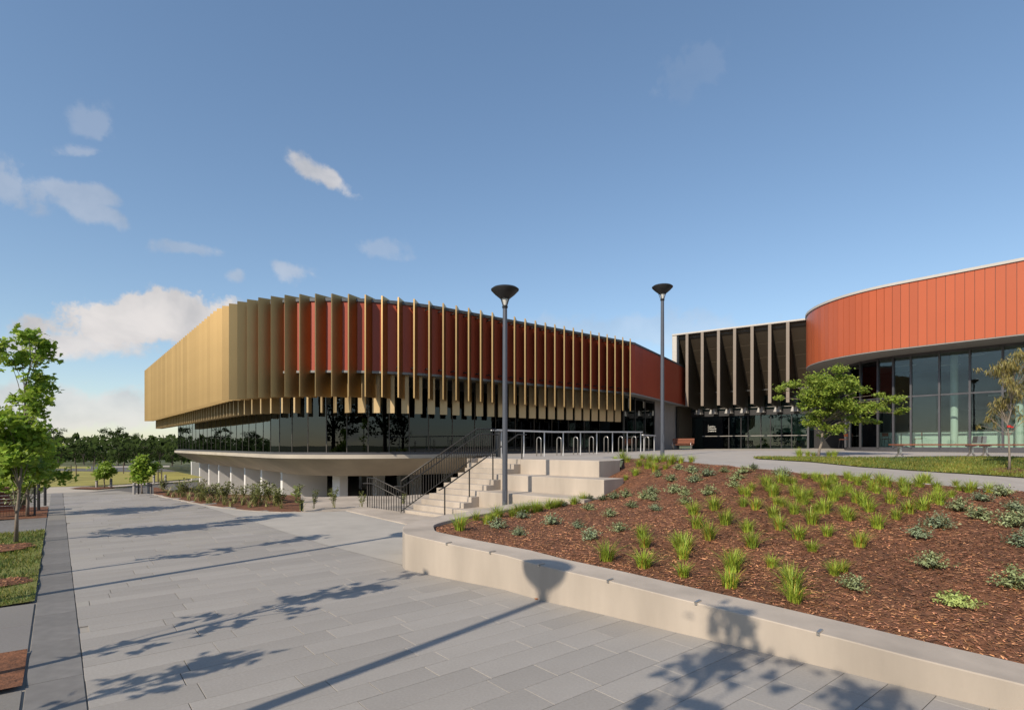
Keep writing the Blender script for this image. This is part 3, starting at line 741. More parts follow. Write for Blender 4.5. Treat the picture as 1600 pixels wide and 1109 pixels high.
# fins: upper fins are turned half sideways, lower fins stand square to the glass
LU, TU = .98, .075
b = MB(); b.box((LU / 2, 0, 0), (LU, TU, 5.15)); me_u = b.mesh('upper_fin'); me_u.materials.append(GOLD)
b = MB(); b.box((.33, 0, 0), (.66, .09, 2.12)); me_l = b.mesh('lower_fin'); me_l.materials.append(GOLD2)
b = MB(); b.box((0, 0, 0), (.5, .05, .06)); me_b = b.mesh('fin_bracket'); me_b.materials.append(DARK)
org = WL[bl.name]
# the upper fins turn with the curve: overlapping scales on the long side, end on by the time they reach the right hand side
FAX = [343, 352, 368, 387, 409, 436, 464, 491, 519, 550, 579, 603, 631, 654, 700, 800, 985]; FAZ = [97, 74, 63, 56, 51, 45, 36, 34, 32, 21, 16, 10, 6, 3, 3, 6, 12]
for s in stations:
    p, n_, t_ = at(s); ni = math.atan2(n_.y, n_.x)
    o_ = pos(s, REFO); px_ = 800 + FP * o_.x / o_.y
    az = float(np.interp(px_, FAX, FAZ))
    f = inst('upper_fin', me_u, pos(s, REFO, 7.285) - org, math.pi / 2 - R(az + random.uniform(-.8, .8)), bl)
    inst('fin_bracket', me_b, pos(s, 2.2, 9.45) - org, ni, bl); inst('fin_bracket', me_b, pos(s, 2.2, 6.3) - org, ni, bl)
    s2 = s - .04
    if s2 > .1:
        p, n_, t_ = at(s2); o_ = pos(s2, 1.75); px_ = 800 + FP * o_.x / o_.y; ph = float(np.interp(px_, [430, 520, 560, 640, 985], [0, 20, 48, 72, 80])); ln_ = float(np.interp(px_, [430, 560, 640, 985], [.60, .48, .38, .54]))
        inst('lower_fin', me_l, pos(s2, 1.75, 5.01) - org, math.atan2(n_.y, n_.x) + R(ph), bl, (ln_ / .66, 1, 1))
# end wall towards the field
ea, eb = pos(0, 1.7), AB(36, 67.3); d = eb - ea
MB().box((ea + eb) / 2 + Vector((0, 0, 7.8)) + U * .2, (d.length, .2, 3.6), d).build('end_wall', RED, bl)
MB().box((pos(0, -.3) + eb) / 2 + Vector((0, 0, 3.95)) + U * .1, (26, .1, 4.2), d).build('end_glass', GL1, bl)
# wing that runs back to the entrance
nw = 16
for i in range(nw):
    a = K_ + wd * (wl * i / nw); b = K_ + wd * (wl * (i + 1) / nw)
    MB().box((a + b) / 2 + Vector((0, 0, 7.85)), (wl / nw - .006, .05, 3.54), wd).build('red_panel', RED, bl)
MB().box((K_ + E_) / 2 + wn * .2 + Vector((0, 0, 9.70)), (wl, .5, .16), wd).build('coping', COPE, bl)
MB().box((K_ + E_) / 2 + wn * .35 + Vector((0, 0, 6.03)), (wl, .8, .1), wd).build('panel_trim', SOFG, bl)
MB().box((K_ + E_) / 2 + wn * .12 + Vector((0, 0, 7.85)), (wl, .14, 3.5), wd).build('panel_backing', BLACK, bl)
gl0 = K_ + wn * .75 - wd * .2
def along_px(o, d, px): q = (px - 800) / FP; return (q * o.y - o.x) / (d.x - q * d.y)
s1 = along_px(gl0, wd, 1022)
ng = 3
MB().box(gl0 + wd * (s1 / 2) + Vector((0, 0, 3.9)), (s1, .03, 4.2), wd).build('glass_pane', GL1, bl)
for k in range(ng + 1): MB().box(gl0 + wd * (s1 * k / ng) + Vector((0, 0, 3.9)), (.07, .12, 4.2), wd).build('mullion', MULL, bl)
cw0 = gl0 + wd * s1; cl_ = wl - s1 + .6
MB().box(cw0 + wd * (cl_ / 2) + wn * .1 + Vector((0, 0, 3.85)), (cl_, .2, 4.3), wd).build('concrete_wall', CONC_G, bl)
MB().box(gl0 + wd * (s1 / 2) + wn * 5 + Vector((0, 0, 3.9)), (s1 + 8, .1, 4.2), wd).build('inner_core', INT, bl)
# link between corner glass and wing glass
a, b = pos(TOT, -.3), gl0; d = b - a
MB().box((a + b) / 2 + Vector((0, 0, 3.9)), (d.length, .04, 4.2), d).build('glass_pane', GL1, bl)

# ================================================================== ENTRANCE
F0 = Q(1050, 52.5); ED = Vector((.809, -.588, 0)); EN = Vector((.588, .809, 0)); SE = 11.7; ZT = 12.71; ZB = 5.85; DEP = 4.6
en = empty('entrance_pavilion', F0 + EN * 4 + Vector((0, 0, 1.9)), 'entrance block with tall tapering brown blades over a dark glass lobby', 'building')
def Fp(s, d=0, z=0): return F0 + ED * s + EN * d + Vector((0, 0, z))
MB().box(Fp(SE / 2, .3, ZT - .06), (SE, .7, .14), ED).build('fascia', PALE, en, bevel=.01)
MB().box(Fp(SE / 2, 6, ZT - .3), (SE, 11.2, .2), ED).build('roof', COPE, en)
MB().box(Fp(.22, .35, (ZT + 6) / 2 - .08), (.46, .7, ZT - 6 - .12), ED).build('end_pier', PALE, en, bevel=.06)
MB().box(Fp(.3, 3.2, (ZT + 2) / 2), (.2, 4.8, ZT - 2.4), ED).build('end_wall', BROWN, en)
fx = [1073.6, 1097.4, 1122.8, 1148, 1175.2, 1202.8, 1231]
fs_ = [along_px(F0, ED, x) for x in fx]
def wedge(s, w, front):   # triangular blade: flush with the fascia, deeper towards the foot
    b = MB(); z0, z1 = ZB, ZT - .14
    prof = [(front, z0), (front, z1), (front + .25, z1), (DEP - .15, 6.9), (DEP - .15, 5.55), (1.2, z0 - .05)]
    l = [Fp(s - w / 2, d, z) for d, z in prof]; r = [Fp(s + w / 2, d, z) for d, z in prof]
    return b.hull(l[::-1], r[::-1])
for s in fs_:
    bd = wedge(s, .16, .06).build('blade', BROWN, en)
    MB().box(Fp(s, .0, (ZB + ZT - .14) / 2), (.25, .10, ZT - .16 - ZB), ED).build('blade_edge', BEIGE, bd)
    c = [Fp(s - .17, 3.1, 5.78), Fp(s + .17, 3.1, 5.78), Fp(s + .17, 3.9, 5.78), Fp(s - .17, 3.9, 5.78)]; t0 = [Fp(s - .30, 3.0, 5.28), Fp(s + .30, 3.0, 5.28), Fp(s + .30, 3.9, 5.28), Fp(s - .30, 3.9, 5.28)]
    MB().hull(t0, c).build('beam_end', TRAP, en)
bays = [.45] + fs_ + [SE]
# inclined lining in tiers, each tier set under the other with a fine pale joint
ztier = [12.52, 11.2, 10.1, 9.0, 7.9, 6.9]
for i in range(len(bays) - 1):
    for k in range(5):
        z1, z0 = ztier[k], ztier[k + 1]; f = lambda z: .28 + (DEP - .5) * (12.52 - z) / (12.52 - 6.9)
        s0_, s1_ = bays[i] + .09, bays[i + 1] - .09
        lo = [Fp(s0_, f(z1), z1 - .02), Fp(s1_, f(z1), z1 - .02), Fp(s1_, f(z0), z0 + .02), Fp(s0_, f(z0), z0 + .02)]
        hi = [p + Vector((0, 0, .06)) + EN * .05 for p in lo]
        MB().hull(lo, hi).build('lining_panel', BROWN, en)
MB().box(Fp(SE / 2, 3.4, 7.35), (SE, .05, .03), ED).build('tie_rod', STEEL, en)
MB().box(Fp(SE / 2, DEP + .15, 6.35), (SE, .12, 1.5), ED).build('clerestory_glass', GL3, en)
MB().box(Fp(SE / 2, DEP - .05, 5.35), (SE + 1, .5, .5), ED).build('head_beam', DARK, en)
g0 = Fp(0, DEP)
sx = lambda px: along_px(g0, ED, px)
for px0, px1, m_ in ((1079, 1139, 'd'), (1139, 1158, 'c'), (1158, 1169, 'c'), (1169, 1189, 'c'), (1189, 1204, 'c'), (1204, 1221, 'c'), (1221, 1237, 'c'), (1237, 1264, 'c')):
    a, b = sx(px0), sx(px1)
    MB().box(Fp((a + b) / 2, DEP, 3.5), (b - a - .03, .02, 3.2), ED).build('glass_pane', GL1 if m_ == 'd' else GL3, en)
    if px0 > 1100: MB().box(Fp(a, DEP, 3.5), (.07, .12, 3.2), ED).build('mullion', DARK, en)
a, b = sx(1097.5), sx(1263)
MB().box(Fp((a + b) / 2, DEP - .08, 3.17), (b - a, .06, .07), ED).build('transom', SOFG, en)
MB().box(Fp(sx(1263), DEP - .1, 3.6), (.16, .2, 3.4), ED).build('door_post', MULLG, en)
# lobby
MB().box(Fp(SE / 2, DEP + 3, 9.1), (SE, .2, 6.4), ED).build('upper_wall', BROWN, en)
MB().box(Fp(SE + 4, DEP + .6, 5.2), (9, .2, 6.6), ED).build('link_wall', INT, en)
MB().box(Fp(6, DEP + 7.5, 1.88), (16, 15, .06), ED).build('lobby_floor', CONC_G, en)
MB().box(Fp(6, DEP + 11, 4.5), (18, .2, 5.4), ED).build('lobby_wall', INT, en)
MB().box(Fp(6, DEP + 5, 5.85), (16, 10, .05), ED).build('lobby_ceiling', SOFG, en)
for a, w, h, dd_, zz, m_ in ((3.6, 2.2, 1.5, 8.5, 4.4, SOFG), (7.2, 1.8, 1.6, 9, 4.4, MINT), (9.6, 2.6, 2.6, 8, 4.1, MINT), (8.2, 1.4, 1.2, 6, 2.5, DARK), (10.6, 1.2, 1.9, 6.5, 2.8, DARK)):
    MB().box(Fp(a, DEP + dd_, zz), (w, .2, h), ED).build('lobby_screen', m_, en)
# lettering on the dark pane
lm = mat('white_vinyl', (.85, .85, .82), .6, var=0)
for k, tx in enumerate(('active', 'leisure', 'centre')):
    cu = bpy.data.curves.new('lettering', 'FONT'); cu.body = tx; cu.size = .25; cu.extrude = .004
    to = bpy.data.objects.new('lettering_tmp', cu); COL.objects.link(to); bpy.context.view_layer.update()
    me = bpy.data.meshes.new_from_object(to.evaluated_get(bpy.context.evaluated_depsgraph_get())); bpy.data.objects.remove(to); bpy.data.curves.remove(cu)
    me.materials.append(lm); p = Fp(sx(1108.5), DEP - .05, 4.05 - .22 * k)
    o = bpy.data.objects.new('lettering', me); COL.objects.link(o); o.parent = en; o.location = p - WL[en.name]; o.rotation_euler = (R(90), 0, math.atan2(ED.y, ED.x))
MB().box(Fp(sx(1107), DEP - .05, 3.92), (.02, .01, .72), ED).build('lettering_bar', lm, en)

# ================================================================== RIGHT WING (DRUM)
A1, BS, RD = 41.8, 12.0, 8.5; ZR0, ZR1 = 8.48, 12.55
rw = empty('cafe_wing', AB(47, 4, 1.9), 'curved cafe wing with orange red panel band above tall clear glazing', 'building')
LST = 26.0                                                    # straight length (b from BS-LST to BS)
def dr(s, o, z=0.):
    """s along the wing from the right end of the straight; o outward"""
    if s < LST: return AB(A1 - o, BS - LST + s, z)
    t = math.pi - (s - LST) / RD; return AB(A1 + RD + (RD + o) * math.cos(t), BS + (RD + o) * math.sin(t), z)
DT = LST + RD * math.pi * .62
pw_ = .464; npn = int(DT / pw_)
for i in range(npn):
    s0_, s1_ = DT - pw_ * (i + 1), DT - pw_ * i; a, b = dr(s0_, 0), dr(s1_, 0); d = b - a
    MB().box((a + b) / 2 + Vector((0, 0, (ZR0 + ZR1) / 2)), (d.length - .022, .05, ZR1 - ZR0), d).build('red_panel', RED2, rw)
dst = [0, LST * .5] + [LST + RD * math.pi * .62 * i / 24 for i in range(25)]
def dband(name, prof, m_, smooth=40):
    b = MB(); n = len(prof); vs = []; fs = []
    for s in dst: vs += [tuple(dr(s, o, z)) for o, z in prof]
    for i in range(len(dst) - 1):
        for j in range(n): fs.append((i * n + j, i * n + (j + 1) % n, (i + 1) * n + (j + 1) % n, (i + 1) * n + j))
    e = (len(dst) - 1) * n; fs += [tuple(range(n - 1, -1, -1)), tuple(e + j for j in range(n))]
    b.add(vs, fs); return b.build(name, m_, rw, smooth=smooth)
dband('coping', [(.10, ZR1 + .01), (.10, ZR1 + .17), (-.4, ZR1 + .17), (-.4, ZR1 + .01)], PALE)
dband('panel_backing', [(-.04, ZR0 + .02), (-.04, ZR1), (-.3, ZR1), (-.3, ZR0 + .02)], COPE)
dband('soffit', [(.03, ZR0 - .07), (.03, ZR0 - .01), (-3.4, ZR0 - .01), (-3.4, ZR0 - .07)], SOFG)
b = MB(); P = [dr(s, -.2, ZR1 - .1) for s in dst] + [AB(62, 20, ZR1 - .1), AB(62, -14, ZR1 - .1)]; b.add(P, [tuple(range(len(P)))]); b.build('roof', COPE, rw)
# glazing at GO behind the panels
GO = -2.75; FLZ = 2.06; GT = ZR0 - .09
q2s = lambda px: (lambda q: BS - LST and (A1 - GO) * (V.x - q * V.y) / (.7745 * q + .6327) - (BS - LST))((px - 800) / FP)
mpx = [1750, 1689, 1625, 1567, 1515.6, 1468, 1423, 1382, 1342.6]
ms = [q2s(x) for x in mpx]; step = (ms[-1] - ms[3]) / 5
s_ = ms[-1]; ms = ms[:]; 
while s_ + step < DT - .5: s_ += step * (RD / (RD - 2.75) if s_ > LST else 1); ms.append(s_)
ms = [ms[0] - step * 3, ms[0] - step * 2, ms[0] - step] + ms
ZM = 5.55
for i, s in enumerate(ms):
    a = dr(s, GO); nx_ = dr(s, GO + .3) - a
    MB().box(a + Vector((0, 0, (FLZ + GT) / 2)), (.20, .11, GT - FLZ), nx_).build('mullion', MULLG, rw)
    if i < len(ms) - 1:
        b = dr(ms[i + 1], GO); d = b - a
        for z0, z1 in ((FLZ + .06, ZM - .05), (ZM + .05, GT - .14)):
            MB().box((a + b) / 2 + Vector((0, 0, (z0 + z1) / 2)), (d.length - .1, .02, z1 - z0), d).build('glass_pane', GL2, rw)
        for z, h in ((ZM, .1), (GT - .07, .16), (FLZ + .02, .1)): MB().box((a + b) / 2 + Vector((0, 0, z)), (d.length - .105, .09, h), d).build('transom', MULLG, rw)
dband('plinth', [(GO + .12, 1.3), (GO + .12, FLZ - .03), (GO - .3, FLZ - .03), (GO - .3, 1.3)], MULLG)
# inside
b = MB(); P = [dr(s, GO - .2, FLZ) for s in dst] + [AB(60, 14, FLZ), AB(60, -14, FLZ)]; b.add(P, [tuple(range(len(P)))]); b.build('cafe_floor', CONC_G, rw)
b = MB(); P = [dr(s, GO - .2, GT - .05) for s in dst] + [AB(60, 14, GT - .05), AB(60, -14, GT - .05)]; b.add(P, [tuple(range(len(P)))]); b.build('cafe_ceiling', SOFG, rw)
wallm = mat('cafe_wall', (.10, .095, .09), .8, var=.1, scale=.3)
MB().box(AB(57, 3, 5.2), (.3, 29.6, 6.3), V).build('back_wall', wallm, rw)
MB().box(AB(53.5, 17.6, 5.2), (8, .3, 6.3), V).build('side_wall', INT, rw)
MB().box(AB(53.5, 14.6, 4.6), (.2, 3.6, 3.2), V).build('wall_panel', SOFG, rw)
MB().box(AB(55, 8.6, 4.8), (.2, 2.6, 2.6), V).build('wall_panel', MINT, rw)
MB().box(AB(50.5, 8.8, 5.25), (.2, 5.0, .9), V).build('bulkhead', wallm, rw)
cnt = MB().box(AB(48.3, 5.0, FLZ + .58), (.9, 20.5, 1.16), V).build('counter', MINT, rw)
MB().box(AB(48.3, 5.0, FLZ + 1.20), (1.1, 20.8, .06), V).build('counter_top', DARK, cnt)
for px in (1357, 1491, 1593, 1700):
    q = (px - 800) / FP; A_ = 46.6; p = AB(A_, A_ * (V.x - q * V.y) / (.7745 * q + .6327))
    MB().tube([p + Vector((0, 0, FLZ)), p + Vector((0, 0, GT))], .21, 18).build('column', MINT, rw, smooth=40)
for k in range(7):
    p = AB(47.5 + (k % 3) * 2.2, 16 - k * 2.2, GT - .1); MB().box(p, (.16, 1.3, .05), V).build('ceiling_light', WHITE, rw)
# cafe furniture ---------------------------------------------------------------
def chair(p, rz, **k):
    e = empty('bar_chair', p, **k); b = Vector(p)
    X = Vector((math.cos(rz), math.sin(rz), 0)); Y = Vector((-math.sin(rz), math.cos(rz), 0))
    MB().box(b + Vector((0, 0, .66)), (.42, .42, .04), X).build('seat', TIMB, e)
    MB().box(b - X * .2 + Vector((0, 0, .98)), (.03, .42, .24), X).build('backrest', TIMB, e)
    for sx_ in (-1, 1):
        for sy in (-1, 1):
            top = b + X * (.18 * sx_) + Y * (.18 * sy) + Vector((0, 0, .66 if sx_ > 0 else 1.08)); ft = b + X * (.24 * sx_) + Y * (.24 * sy)
            MB().tube([ft, top], .014, 6).build('leg', DARK, e)
    return e
def table(p, **k):
    e = empty('cafe_table', p, **k); b = Vector(p)
    MB().lathe(b, [(0, 1.03), (.42, 1.03), (.42, 1.06), (0, 1.06)], 20).build('tabletop', DARK, e); MB().tube([b + Vector((0, 0, .02)), b + Vector((0, 0, 1.03))], .035, 8).build('stem', DARK, e)
    MB().lathe(b, [(.26, 0), (.26, .02), (0, .03)], 16).build('foot', DARK, e)
def cpt(px, A_): q = (px - 800) / FP; return AB(A_, A_ * (V.x - q * V.y) / (.7745 * q + .6327), FLZ)
chair(cpt(1435, 46.3), 2.4, label='timber bar chair beside the mint counter behind the glass, right of the small table', cat='chair')
chair(cpt(1385, 46.6), .6, label='timber bar chair behind the glass, left of the small table', cat='chair')
table(cpt(1408, 46.3), label='small round table with black top behind the cafe glass', cat='table')
chair(cpt(1318, 47.0), 2.0, label='timber bar chair in the shade behind the green tree', cat='chair')
table(cpt(1335, 47.4), label='round table in the shade behind the green tree', cat='table')
# ================================================================== LAMPS
def lamp(p, label, **k):
    e = empty('street_lamp', p, label, 'street lamp', 'tall cone headed lamps'); b = Vector(p); H = 6.98
    MB().lathe(b, [(0, -.6), (.085, -.6), (.082, 0), (.078, 3.0), (.066, H - .62), (.05, H - .60), (0, H - .60)], 18).build('pole', LAMPM, e, smooth=35)
    MB().box(b + Vector((.0, -.082, .75)), (.09, .012, .3)).build('access_hatch', LAMPM, e)
    MB().lathe(b, [(0, H - .63), (.075, H - .63), (.09, H - .57), (.06, H - .54), (0, H - .54)], 18).build('collar', LAMPH, e, smooth=35)
    hd = MB().lathe(b, [(.155, H - .33), (.30, H - .21), (.415, H - .09), (.42, H - .06), (.36, H - .015), (.2, H + .02), (0, H + .03)], 36).build('head', LAMPH, e, smooth=40)
    MB().lathe(b, [(0, H - .34), (.15, H - .34), (.15, H - .325), (0, H - .32)], 18).build('underside', LAMPH, hd)
    MB().lathe(b, [(0, H - .54), (.055, H - .54), (.10, H - .35), (0, H - .35)], 18).build('lens', mat('lamp_lens', (.75, .75, .72), .3, var=0) if 'lamp_lens' not in bpy.data.materials else bpy.data.materials['lamp_lens'], e, smooth=35)
    for j in range(4):
        t = math.pi / 4 + j * math.pi / 2; d = Vector((math.cos(t), math.sin(t), 0))
        MB().tube([b + d * .07 + Vector((0, 0, H - .57)), b + d * .17 + Vector((0, 0, H - .32))], .012, 6).build('strut', LAMPH, e)
    return e
lamp(Q(789, 16.7, .0), 'tall grey street lamp with black cone head standing before the concrete tiers')
lamp(Q(1035, 22.7, up(*Q(1035, 22.7).xy)), 'tall grey street lamp with black cone head at the top of the mulch garden')
lamp((-4.81, 1.37, 0), 'street lamp left of the camera whose cone shadow falls on the planter wall')
lamp((-8.3, 6.85, 0), 'street lamp left of the camera whose long shadow ends at the planter nose')
# ================================================================== BALUSTRADES
def zn(q): return .12 + RI / TR * min(max(q, -.3), 3.31)
br = empty('stair_balustrade', S(-.08, 0, 0), 'dark steel balustrade with close bars climbing the left side of the stair', 'railing')
top = [S(-.08, -.12, zn(-.12) + 1.02), S(-.08, 3.31, 2.87), S(-.08, 4.35, 2.87)]
MB().tube(top, .024, 8).build('top_rail', RAILM, br, smooth=True)
MB().tube([S(.02, -.45, .92), S(.02, -.12, zn(-.12) + .84), S(.02, 3.31, 2.66), S(.02, 4.35, 2.66)], .022, 8).build('handrail', RAILM, br, smooth=True)
MB().tube([S(-.08, -.12, zn(-.12) + .03), S(-.08, 3.31, 1.86), S(-.08, 4.35, 1.86)], .018, 8).build('bottom_rail', RAILM, br, smooth=True)
q = -.12
while q < 4.36:
    MB().tube([S(-.08, q, zn(q) + (.03 if q > 0 else -.1)), S(-.08, q, zn(q) + 1.06 if q < 3.31 else 2.87)], .0145, 6).build('baluster', RAILM, br); q += .115
MB().box(S(-.05, 4.42, 2.28), (.05, .24, .98), DP).build('end_plate', DARK, br)
rr_ = empty('centre_handrail', S(2.02, 0, 0), 'single dark handrail on four posts along the right edge of the stair', 'railing')
hp = [(.03, 0), (1.05, 0), (2.06, 0), (3.45, 0)]
for q, _ in ((-.02, 0), (1.0, 0), (2.06, 0), (3.5, 0)):
    zb = TOPZ - RI * (10 - min(10, max(0, math.floor(q / TR)))) if q >= 0 else .03
    MB().tube([S(2.0, q, zb), S(2.0, q, zn(q) + .86)], .022, 8).build('post', RAILM, rr_)
MB().tube([S(2.0, -.25, .9), S(2.0, -.02, zn(0) + .86), S(2.0, 3.31, 2.63), S(2.0, 3.75, 2.63)], .022, 8).build('handrail', RAILM, rr_, smooth=True)
r2 = empty('landing_railing', S(-2.4, .15, .03), 'dark barred railing sloping down behind the pale landing', 'railing')
MB().tube([S(-2.42, .12, 1.09), S(-1.95, .12, 1.09), S(-.15, .12, .66)], .022, 8).build('top_rail', RAILM, r2, smooth=True)
MB().tube([S(-2.55, .02, .88), S(-2.3, .02, .90), S(-1.95, .02, .90), S(-.15, .02, .46)], .02, 8).build('handrail', RAILM, r2, smooth=True)
p_ = -2.42
while p_ < -.1:
    zt_ = 1.09 if p_ < -1.95 else 1.09 - (p_ + 1.95) * .239
    MB().tube([S(p_, .12, -.35), S(p_, .12, zt_)], .026 if p_ == -2.42 else .016, 6).build('baluster', RAILM, r2); p_ += .145
RL0, RL1 = Q(768, 22.2), Q(1003, 31.3)
fr = empty('forecourt_railing', (RL0.x, RL0.y, 1.77), 'white railing with flat top along the edge of the forecourt', 'railing')
rdv = RL1 - RL0; rl = rdv.length; rdv.normalize()
tops = [Vector((p.x, p.y, max(up(p.x, p.y), 1.76) + 1.10)) for p in (RL0, RL0.lerp(RL1, .33), RL0.lerp(RL1, .66), RL1)]
b = MB()
for i in range(3): b.box((tops[i] + tops[i + 1]) / 2, ((tops[i + 1] - tops[i]).length, .12, .07), tops[i + 1] - tops[i])
PWH = mat('white_metal', (.70, .70, .70), .4, .2, var=0)
b.build('top_rail', PWH, fr)
for px in (783, 818.5, 850.5, 880, 907, 932.5, 957, 980, 1001):
    s_ = along_px(RL0, rdv, px); p = RL0 + rdv * s_; z = up(p.x, p.y); MB().tube([(p.x, p.y, z - .05), (p.x, p.y, z + 1.08)], .026, 8).build('post', PWH, fr, smooth=35)
R2a, R2b = Q(1004, 33.5), Q(1024, 36)
e = empty('low_railing', (R2a.x, R2a.y, up(*R2a.xy)), 'short white rail beyond the end of the forecourt railing', 'railing')
MB().box((R2a + R2b) / 2 + Vector((0, 0, up(*R2a.xy) + 1.0)), ((R2b - R2a).length, .1, .07), R2b - R2a).build('top_rail', PWH, e)
for p in (R2a.lerp(R2b, .1), R2a.lerp(R2b, .9)): MB().tube([(p.x, p.y, up(p.x, p.y)), (p.x, p.y, up(p.x, p.y) + 1.0)], .025, 8).build('post', PWH, e)
# hoops
H0, H1 = Q(842, 25.5), Q(1010.6, 32.4); hd = (H1 - H0).normalized(); hx = Vector((hd.y, -hd.x, 0))
b = MB(); w_ = .13; arc = [(-w_, .0)] + [(-w_, .70)] + [(-w_ * math.cos(t), .74 + w_ * math.sin(t)) for t in np.linspace(0, math.pi, 11)] + [(w_, .70), (w_, 0)]
b.tube([(x, 0, z) for x, z in arc], .022, 8); hm = b.mesh('bike_hoop'); hm.materials.append(STEEL)
for p in hm.polygons: p.use_smooth = True
ords = ['leftmost bike hoop in the row before the white railing, nearest the tall lamp', 'second bike hoop from the left before the white railing', 'third bike hoop from the left before the white railing', 'fourth bike hoop from the left before the white railing',
        'fifth bike hoop from the left before the white railing', 'third bike hoop from the right end of the row', 'second bike hoop from the right end, overlapping a railing post', 'rightmost bike hoop, past the end of the white railing']
for px, lb_ in zip((842, 873.5, 899.5, 924, 947, 969.7, 990.5, 1010.6), ords):
    p = H0 + hd * along_px(H0, hd, px); inst('bike_hoop', hm, (p.x, p.y, up(p.x, p.y)), math.atan2(hx.y, hx.x), label=lb_, cat='bike hoop', group='steel bike hoops in a row on the forecourt')
# ================================================================== BENCHES
def bench(p, X, Lb, label, group=None, backed=False):
    e = empty('park_bench', p, label, 'bench', group); b = Vector(p); X = X.normalized(); Y = Vector((-X.y, X.x, 0))
    for k in range(4): MB().box(b + Y * (-.18 + k * .12) + Vector((0, 0, .43)), (Lb, .10, .045), X).build('slat', TIMB, e, bevel=.006)
    for s in (-.42, .42):
        c = b + X * (Lb * s)
        f = MB(); f.box(c + Vector((0, 0, .385)), (.05, .46, .045), X); f.tube([c - Y * .2 + Vector((0, 0, .01)), c - Y * .06 + Vector((0, 0, .14)), c - Y * .05 + Vector((0, 0, .37))], .028, 8); f.tube([c + Y * .2 + Vector((0, 0, .01)), c + Y * .06 + Vector((0, 0, .14)), c + Y * .05 + Vector((0, 0, .37))], .028, 8)
        f.box(c - Y * .2 + Vector((0, 0, .012)), (.12, .10, .024), X); f.box(c + Y * .2 + Vector((0, 0, .012)), (.12, .10, .024), X)
        f.build('leg', STEEL, e, smooth=35)
        if backed:
            MB().tube([c - Y * .22 + Vector((0, 0, .0)), c - Y * .24 + Vector((0, 0, .5)), c - Y * .1 + Vector((0, 0, .66)), c + Y * .22 + Vector((0, 0, .64))], .022, 8).build('armrest', STEEL, e, smooth=True)
    if backed:
        for k in range(4): MB().box(b + Y * (.26 + k * .03) + Vector((0, 0, .56 + k * .11)), (Lb, .03, .09), X).build('back_slat', TIMB, e)
    return e
bz = lambda px, D: (lambda p: (p.x, p.y, up(p.x, p.y)))(Q(px, D))
bx = Vector((1, -.03, 0))
bench(bz(1461.5, 18.7), bx, 2.80, 'backless red timber bench at the lawn edge, left of the gum sapling', 'backless timber benches before the cafe')
bench(bz(1598, 18.6), bx, 2.90, 'backless red timber bench behind the gum sapling, cut by the right edge', 'backless timber benches before the cafe')
for px in (1525.5, 1534):   # small arms at the joint
    p = Vector(bz(px, 18.65)); 
    a = MB(); a.hull([p + Vector((-.07, -.1, .46)), p + Vector((.07, -.1, .46)), p + Vector((.07, .1, .46)), p + Vector((-.07, .1, .46))], [p + Vector((-.03, -.1, .70)), p + Vector((.09, -.1, .70)), p + Vector((.09, .1, .70)), p + Vector((-.03, .1, .70))])
    bn = [o for o in bpy.data.objects if o.name.startswith('park_bench')][0 if px < 1530 else 1]; a.build('armrest', STEEL, bn)
bench(bz(1066, 46.0), Vector((.83, -.55, 0)), 1.8, 'red timber bench with back and steel arms against the grey end wall', None, True)
# ================================================================== PLANTS
def blade_(b, base, az, lean, h, w, tint, seg=3, curl=1.0):
    d = Vector((math.cos(az), math.sin(az), 0)); sdv = Vector((-d.y, d.x, 0)); vs = []
    for i in range(seg + 1):
        t = i / seg; p = base + d * (lean * h * t ** (1 + curl)) + Vector((0, 0, h * (t - .25 * lean * t * t * curl)))
        ww = w * (1 - t) ** .6 if i < seg else .0006
        vs += [p - sdv * ww, p + sdv * ww]
    b.add(vs, [(2 * i, 2 * i + 1, 2 * i + 3, 2 * i + 2) for i in range(seg)], tint)
def tuft_mesh(seed):
    r = random.Random(seed); b = MB()
    for k in range(135):
        az = r.uniform(0, 6.28); rad = r.uniform(0, .09); base = Vector((rad * math.cos(az), rad * math.sin(az), -.01)); dead = r.random() < .07
        f = r.uniform(.65, 1.25); t = (1.5 * f, .75 * f, .9 * f) if dead else (f * r.uniform(.85, 1.15), f, f * .8)
        blade_(b, base, az + r.gauss(0, .5), abs(r.gauss(.55, .36)), r.uniform(.18, .37), r.uniform(.0045, .009), t)
    m_ = b.mesh('grass_tuft'); m_.materials.append(TUFT); return m_
tm = [tuft_mesh(20 + i) for i in range(7)]
def shrub_mesh(seed, hue, flat=1.0):
    r = random.Random(seed); b = MB()
    for k in range(62):
        az = r.uniform(0, 6.28); el = r.uniform(.15, 1.5); l = r.uniform(.12, .24); d = Vector((math.cos(az) * math.cos(el), math.sin(az) * math.cos(el), math.sin(el) * flat * .95)); f0 = r.uniform(.75, 1.25)
        for j in range(11):
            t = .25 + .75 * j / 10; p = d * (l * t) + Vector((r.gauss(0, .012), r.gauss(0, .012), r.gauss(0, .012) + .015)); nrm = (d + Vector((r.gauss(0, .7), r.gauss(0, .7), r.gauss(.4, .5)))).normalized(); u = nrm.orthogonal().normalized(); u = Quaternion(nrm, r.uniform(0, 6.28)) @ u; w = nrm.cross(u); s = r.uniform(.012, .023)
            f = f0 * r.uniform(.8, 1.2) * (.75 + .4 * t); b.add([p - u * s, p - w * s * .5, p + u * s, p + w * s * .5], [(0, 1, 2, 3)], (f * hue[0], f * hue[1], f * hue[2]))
        b.tube([(0, 0, 0), d * l], [.004, .0015], 3, (.9, .6, .5), caps=False)
    m_ = b.mesh('low_shrub'); m_.materials.append(SHRUB); return m_
sm = [shrub_mesh(60 + i, h) for i, h in enumerate(((1, 1, 1.1), (.95, 1, 1.3), (1.1, 1.1, 1.1), (.55, .6, .7)))]
